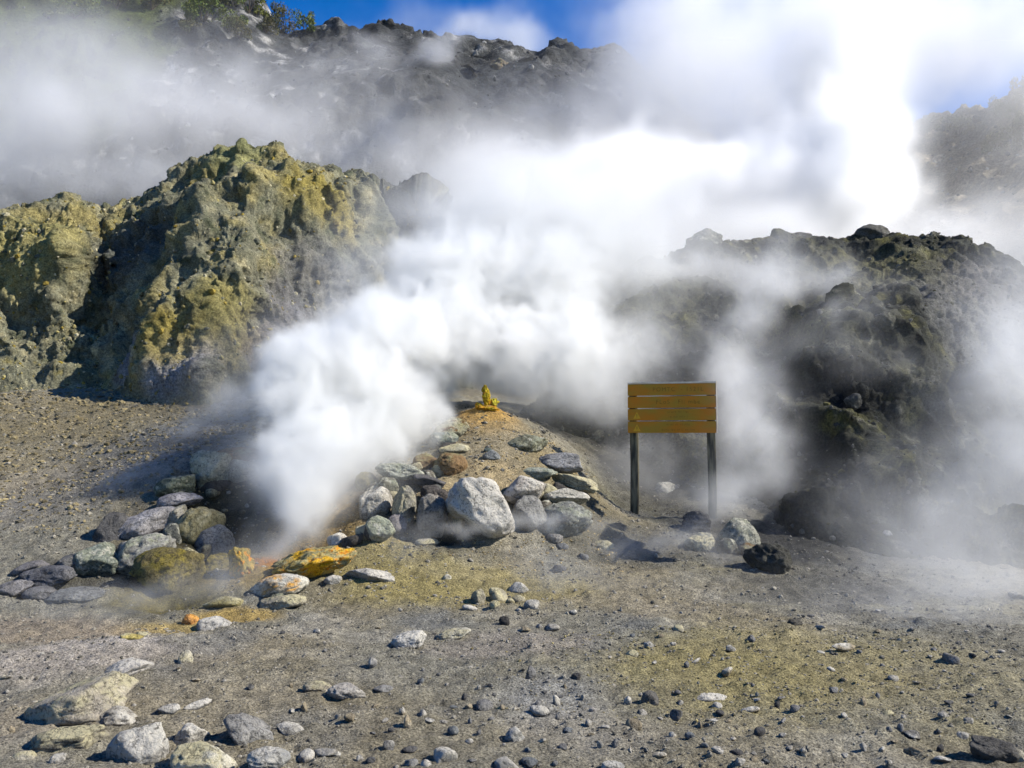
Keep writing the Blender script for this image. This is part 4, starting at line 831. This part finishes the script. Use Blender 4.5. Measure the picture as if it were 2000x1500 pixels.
# ------------------------------------------------------------------ steam: real volumes on grids, thick where the photograph shows it
def steam(name, lo, hi, vox, puffs, noise, seed, label, g=.25, bright=1.0, contrast=2.5, split=None, tone=(.998, .999, 1.0)):
    """puffs: (px, py, Y, rx_px, ry_px, ry_m, tau [, rot_deg]): gaussian clouds whose optical depth through the middle is tau"""
    lo = np.array(lo, float); hi = np.array(hi, float); n = np.maximum(2, np.round((hi - lo) / vox)).astype(int)
    ax = [np.linspace(lo[i], hi[i], n[i]).astype(np.float32) for i in range(3)]
    X, Y, Z = np.meshgrid(*ax, indexing='ij'); shape = X.shape; p = np.stack([X, Y, Z], -1).reshape(-1, 3); X = Y = Z = None
    def rr(q, pf):
        px, py, Yc, rx, rz, rY = pf[:6]; rot = math.radians(pf[7]) if len(pf) > 7 else 0
        c = P(px, py, Yc); s_ = sc_at(Yc); dx = q[:, 0] - np.float32(c[0]); dz = q[:, 2] - np.float32(c[2])
        co, si_ = np.float32(math.cos(rot)), np.float32(math.sin(rot))
        return ((dx * co + dz * si_) / np.float32(rx * s_)) ** 2 + ((-dx * si_ + dz * co) / np.float32(rz * s_)) ** 2 + ((q[:, 1] - np.float32(c[1])) / np.float32(rY)) ** 2
    mask = np.zeros(len(p), bool)
    for pf in puffs: mask |= rr(p, pf) < 8
    q0 = p[mask]; p = None
    warp = np.stack([fbm(q0, noise, 5, .62, seed + 10), fbm(q0, noise, 5, .62, seed + 20), fbm(q0, noise, 5, .62, seed + 30)], -1)
    q = q0 + warp * noise * np.float32(.75)
    big = fbm(q0 + .5 * warp * noise, noise * .9, 5, .6, seed + 40)
    bil = fbm(q0 + .3 * warp * noise, noise * .62, 5, .6, seed + 50, 'billow')
    D1 = np.zeros(len(q0), np.float32)
    for pf in puffs:
        tau, rY, hard = pf[6], pf[5], (pf[8] if len(pf) > 8 else 0)
        r2 = rr(q, pf)
        if hard: pr = sstep(1.3, .62, np.sqrt(r2) + .8 * bil) * (tau / (1.5 * rY)) * np.clip(1 + 1.7 * big, .15, 2.2)
        else: pr = np.exp(-r2) * (tau / (1.77 * rY)) * np.clip(1 + contrast * big, 0, 3.2)
        D1 += np.where(r2 < 9, pr, 0)
    if split:                                                # two neighbouring grids share a soft seam
        x0, x1, side = split; t_ = np.clip((q0[:, 0] - x0) / (x1 - x0), 0, 1); D1 *= (t_ if side > 0 else 1 - t_)
    D = np.zeros(shape, np.float32); D[mask.reshape(shape)] = D1
    D = np.where(D < .006 / max(vox * 4, .1) * .1, 0, D).astype(np.float32)
    for i in range(3):                                       # fade to nothing at the faces of the grid
        k = np.minimum(np.arange(n[i]), np.arange(n[i])[::-1]) / 4.0; k = np.clip(k, 0, 1); D *= k.reshape([-1 if j == i else 1 for j in range(3)]).astype(np.float32)
    me = bpy.data.meshes.new(name); me.vertices.add(D.size)
    at = me.attributes.new('dens', 'FLOAT', 'POINT'); at.data.foreach_set('value', np.ascontiguousarray(D).ravel())
    m = bpy.data.materials.new(name + '_vapour'); m.use_nodes = True; t = m.node_tree; t.nodes.clear()
    out = t.nodes.new('ShaderNodeOutputMaterial'); pv = t.nodes.new('ShaderNodeVolumePrincipled'); t.links.new(pv.outputs[0], out.inputs['Volume'])
    pv.inputs['Color'].default_value = (*tone, 1); pv.inputs['Density'].default_value = bright; pv.inputs['Anisotropy'].default_value = g
    pv.inputs['Density Attribute'].default_value = 'density'
    me.materials.append(m)
    o = add(name, me, kind='stuff', label=label)
    ng = bpy.data.node_groups.new(name + '_grid', 'GeometryNodeTree')
    ng.interface.new_socket('Geometry', in_out='INPUT', socket_type='NodeSocketGeometry'); ng.interface.new_socket('Geometry', in_out='OUTPUT', socket_type='NodeSocketGeometry')
    N = ng.nodes; L = ng.links; gi = N.new('NodeGroupInput'); go = N.new('NodeGroupOutput')
    vc = N.new('GeometryNodeVolumeCube'); vc.inputs['Min'].default_value = tuple(lo); vc.inputs['Max'].default_value = tuple(hi)
    for i, a in enumerate('XYZ'): vc.inputs['Resolution ' + a].default_value = int(n[i])
    pos = N.new('GeometryNodeInputPosition'); vox_v = (hi - lo) / (n - 1)
    def vmath(op, a, b):
        k = N.new('ShaderNodeVectorMath'); k.operation = op
        for s_, v_ in zip(k.inputs, (a, b)):
            if isinstance(v_, tuple): s_.default_value = v_
            elif v_ is not None: L.new(v_, s_)
        return k
    rel = vmath('SUBTRACT', pos.outputs[0], tuple(lo)); idx = vmath('DIVIDE', rel.outputs[0], tuple(vox_v))
    rnd = vmath('FLOOR', vmath('ADD', idx.outputs[0], (.5, .5, .5)).outputs[0], None)
    flat = vmath('DOT_PRODUCT', rnd.outputs[0], (float(n[1] * n[2]), float(n[2]), 1.0))
    an_ = N.new('GeometryNodeInputNamedAttribute'); an_.data_type = 'FLOAT'; an_.inputs[0].default_value = 'dens'
    si = N.new('GeometryNodeSampleIndex'); si.data_type = 'FLOAT'; si.domain = 'POINT'; si.clamp = True
    L.new(gi.outputs[0], si.inputs['Geometry']); L.new(an_.outputs[0], si.inputs['Value']); L.new(flat.outputs['Value'], si.inputs['Index'])
    L.new(si.outputs[0], vc.inputs['Density'])
    sm = N.new('GeometryNodeSetMaterial'); sm.inputs['Material'].default_value = m
    L.new(vc.outputs[0], sm.inputs[0]); L.new(sm.outputs[0], go.inputs[0])
    md = o.modifiers.new('grid', 'NODES'); md.node_group = ng
    print('STEAM', name, n, D.size, 'max', float(D.max()), 'filled', float((D > 0).mean()))
    return o

near = [  # px, py, Y, rx, ry(px), thickness m, tau, rot, hard
 # jet from the ring of stones, leaning back to the upper left
 (585, 1005, 9.9, 40, 70, .35, 1.5, -8), (560, 1090, 9.3, 24, 50, .25, .6, -20), (605, 930, 10.4, 75, 70, .55, 2.4, 0), (600, 985, 10.1, 50, 50, .4, 1.6, 0, 1),
 (610, 860, 10.8, 70, 60, .6, 3.5, 0, 1), (585, 790, 11.0, 70, 55, .7, 4, 0, 1), (670, 840, 11.2, 105, 60, .8, 4, 0, 1), (585, 715, 11.4, 70, 48, .7, 4, 0, 1), (680, 725, 11.8, 105, 80, .9, 4, 0, 1), (760, 650, 12.5, 105, 75, 1.0, 4, 0, 1),
 (770, 800, 11.9, 90, 75, .8, 3, 0, 1), (710, 905, 11.1, 90, 50, .5, 1.5), (815, 865, 12.2, 40, 35, .4, .8),
 # second vent behind the spire
 (1010, 695, 13.9, 140, 75, 1.0, 5, 0, 1), (1080, 735, 14.0, 105, 55, .8, 2.4), (885, 660, 13.8, 115, 95, 1.0, 4, 0, 1), (1100, 650, 14.3, 90, 80, 1.0, 2.5, 0, 1), (880, 545, 14.5, 105, 90, 1.1, 3.5, 0, 1), (1010, 560, 15.2, 160, 105, 1.3, 4, 0, 1),
 (1170, 775, 14.2, 85, 38, .5, 1.2), (960, 735, 13.6, 60, 26, .4, .7), (1000, 450, 16.5, 170, 90, 1.4, 3), (900, 470, 15.8, 60, 45, 1.0, .9), (1160, 540, 16.2, 115, 80, 1.2, 1.9),
 (1180, 420, 17.0, 190, 75, 1.3, 2.2), (920, 400, 16.8, 90, 40, 1.0, .5),
 (760, 560, 13.5, 110, 90, .9, .6), (640, 680, 12.0, 150, 70, .8, .5), (1080, 480, 16.0, 220, 90, 1.1, .9), (1150, 700, 14.0, 140, 70, .7, .7), (560, 850, 11.0, 110, 70, .5, .5),
 (1475, 830, 11.9, 60, 110, .4, .75), (1405, 965, 11.6, 45, 50, .25, .7),
 # wisps over the mound
 (1250, 680, 14.6, 90, 55, .6, .8), (1330, 530, 16.4, 200, 38, .7, .9, -8), (1450, 640, 14.4, 36, 150, .4, .85, -28), (1430, 780, 13.2, 40, 140, .35, .6, 8), (1540, 540, 15.8, 140, 34, .6, .75, -10), (1620, 640, 13.6, 110, 34, .5, .3, 30),
 (1460, 890, 12.2, 75, 80, .35, .35), (1250, 900, 12.9, 80, 60, .4, .4), (1700, 700, 13.0, 60, 50, .4, .2), (1380, 950, 12.3, 110, 40, .4, .45), (1330, 1060, 10.2, 150, 22, .25, .25),
 # veil along the right edge
 (1980, 720, 12.4, 85, 130, .7, 1.0), (1920, 900, 11.0, 120, 110, .6, .45), (2000, 560, 14.6, 80, 80, .8, .55), (1830, 1070, 9.8, 150, 100, .6, .55), (1940, 1130, 9.0, 150, 110, .5, .5), (1780, 1230, 8.0, 200, 75, .35, .5), (1720, 970, 11.0, 100, 55, .5, .25), (2070, 900, 11, 110, 200, .8, 1.0),
 # low drifts by the stones
 (390, 820, 13.6, 120, 30, .4, .35, 38), (460, 780, 13.2, 45, 40, .4, .4), (250, 960, 11.4, 110, 20, .25, .28, 35), (330, 1165, 8.2, 120, 22, .2, .38, 12), (120, 1200, 7.8, 150, 22, .2, .25), (470, 1130, 8.8, 50, 40, .2, .3, 40), (1040, 1030, 9.6, 110, 18, .15, .35), (900, 1042, 9.4, 80, 14, .12, .3), (1150, 1130, 8.8, 120, 24, .15, .25), (1200, 1085, 10.4, 90, 30, .3, .5), (780, 1060, 9.2, 40, 12, .12, .25)]
near = [q for q in near if q[6] > 0]
NEAR_LO, NEAR_HI = (-6.2, 7.2, -.4), (8.6, 18.2, 7.0)
cloud = [(1230, 385, 30, 200, 95, 3, 5, 0, 1), (1500, 385, 30, 230, 95, 3, 6, 0, 1), (1650, 320, 30, 90, 120, 2.5, 6, 0, 1), (1640, 140, 34, 85, 190, 2.5, 4.5),
         (1470, 70, 46, 140, 90, 6, 1.9), (1540, 160, 46, 90, 70, 6, 1.4), (1310, 110, 46, 90, 110, 6, 1.7), (1390, 170, 44, 110, 70, 6, .9), (1340, 250, 46, 140, 40, 5, 1.0), (1240, 50, 46, 70, 45, 5, .5), (1400, 20, 46, 120, 50, 6, 1.2),
         (1760, 100, 38, 110, 90, 4, 1.8), (1880, 120, 38, 110, 60, 4, 1.4), (1780, 20, 40, 220, 50, 5, 1.4), (1180, 10, 46, 100, 20, 3, .35), (1100, 330, 31, 190, 60, 2.5, 1.3), (950, 320, 32, 200, 45, 2.5, .9, -10), (1180, 240, 38, 120, 60, 3, .7), (1290, 190, 44, 100, 100, 4, 1.9), (1400, 270, 42, 150, 50, 3, 1.4), (1500, 240, 44, 110, 50, 3, .8),
         (1770, 310, 36, 50, 110, 2, .3), (1850, 450, 27, 170, 40, 2, .9), (1950, 510, 26, 150, 45, 2, .7), (1900, 330, 34, 150, 60, 2, .15), (1150, 420, 28, 190, 70, 2.5, 2.0), (1970, 60, 40, 110, 90, 4, 1.5), (2080, 300, 30, 110, 150, 2, .5), (1500, 470, 26, 300, 40, 2, 2.0), (1870, 190, 38, 130, 30, 3, .5)]
haze = [(60, 260, 33, 260, 110, 3, 1.0), (250, 230, 33, 200, 80, 3, 1.15), (300, 140, 36, 190, 45, 3, .5), (150, 110, 38, 240, 40, 3, .3), (430, 220, 34, 170, 50, 2.5, .65), (600, 170, 38, 110, 40, 2.5, .45), (720, 150, 39, 80, 40, 2.5, .45), (700, 270, 33, 210, 35, 2.5, .55), (100, 370, 27, 300, 28, 1.5, .8),
        (880, 310, 33, 170, 50, 2.5, 1.1), (650, 300, 32, 120, 30, 2, .5), (850, 105, 48, 16, 75, .8, .9, -52), (740, 115, 47, 36, 18, 1, .5), (950, 70, 58, 130, 24, 2, .9, -12), (1030, 80, 58, 36, 32, 2, .7), (750, 45, 60, 90, 14, 2, .3), (1000, 210, 42, 150, 32, 2.5, .45), (1120, 190, 44, 70, 40, 2.5, .4), (0, 180, 34, 200, 140, 3, .55), (560, 230, 36, 150, 35, 2, .4), (350, 320, 25, 140, 34, 1.2, .4)]
STEAM_ON = True
if STEAM_ON:
    steam('steam_plume', (-5.4, 7.6, -.3), (2.9, 18.2, 7.0), .052, near, .8, 600, 'dense white steam boiling up from the two vents among the stones', g=.1, tone=(.915, .92, .915), split=(2.3, 2.9, -1))
    steam('steam_veil', (2.3, 6.4, -.4), (9.2, 17.6, 7.0), .085, near, .8, 600, 'thin drifting steam over the dark mound and its foot', g=.1, tone=(.94, .945, .945), split=(2.3, 2.9, 1))
    steam('steam_cloud', (-3, 22, 3.5), (31, 58, 33), .4, cloud, 3.0, 700, 'huge sunlit bank of steam rising behind the mound', g=.25, contrast=2.4)
    steam('steam_haze', (-27, 24, 4), (5, 63, 31), .42, haze, 4.0, 800, 'thin lilac steam drifting across the far wall', g=.1, tone=(.92, .925, .935))
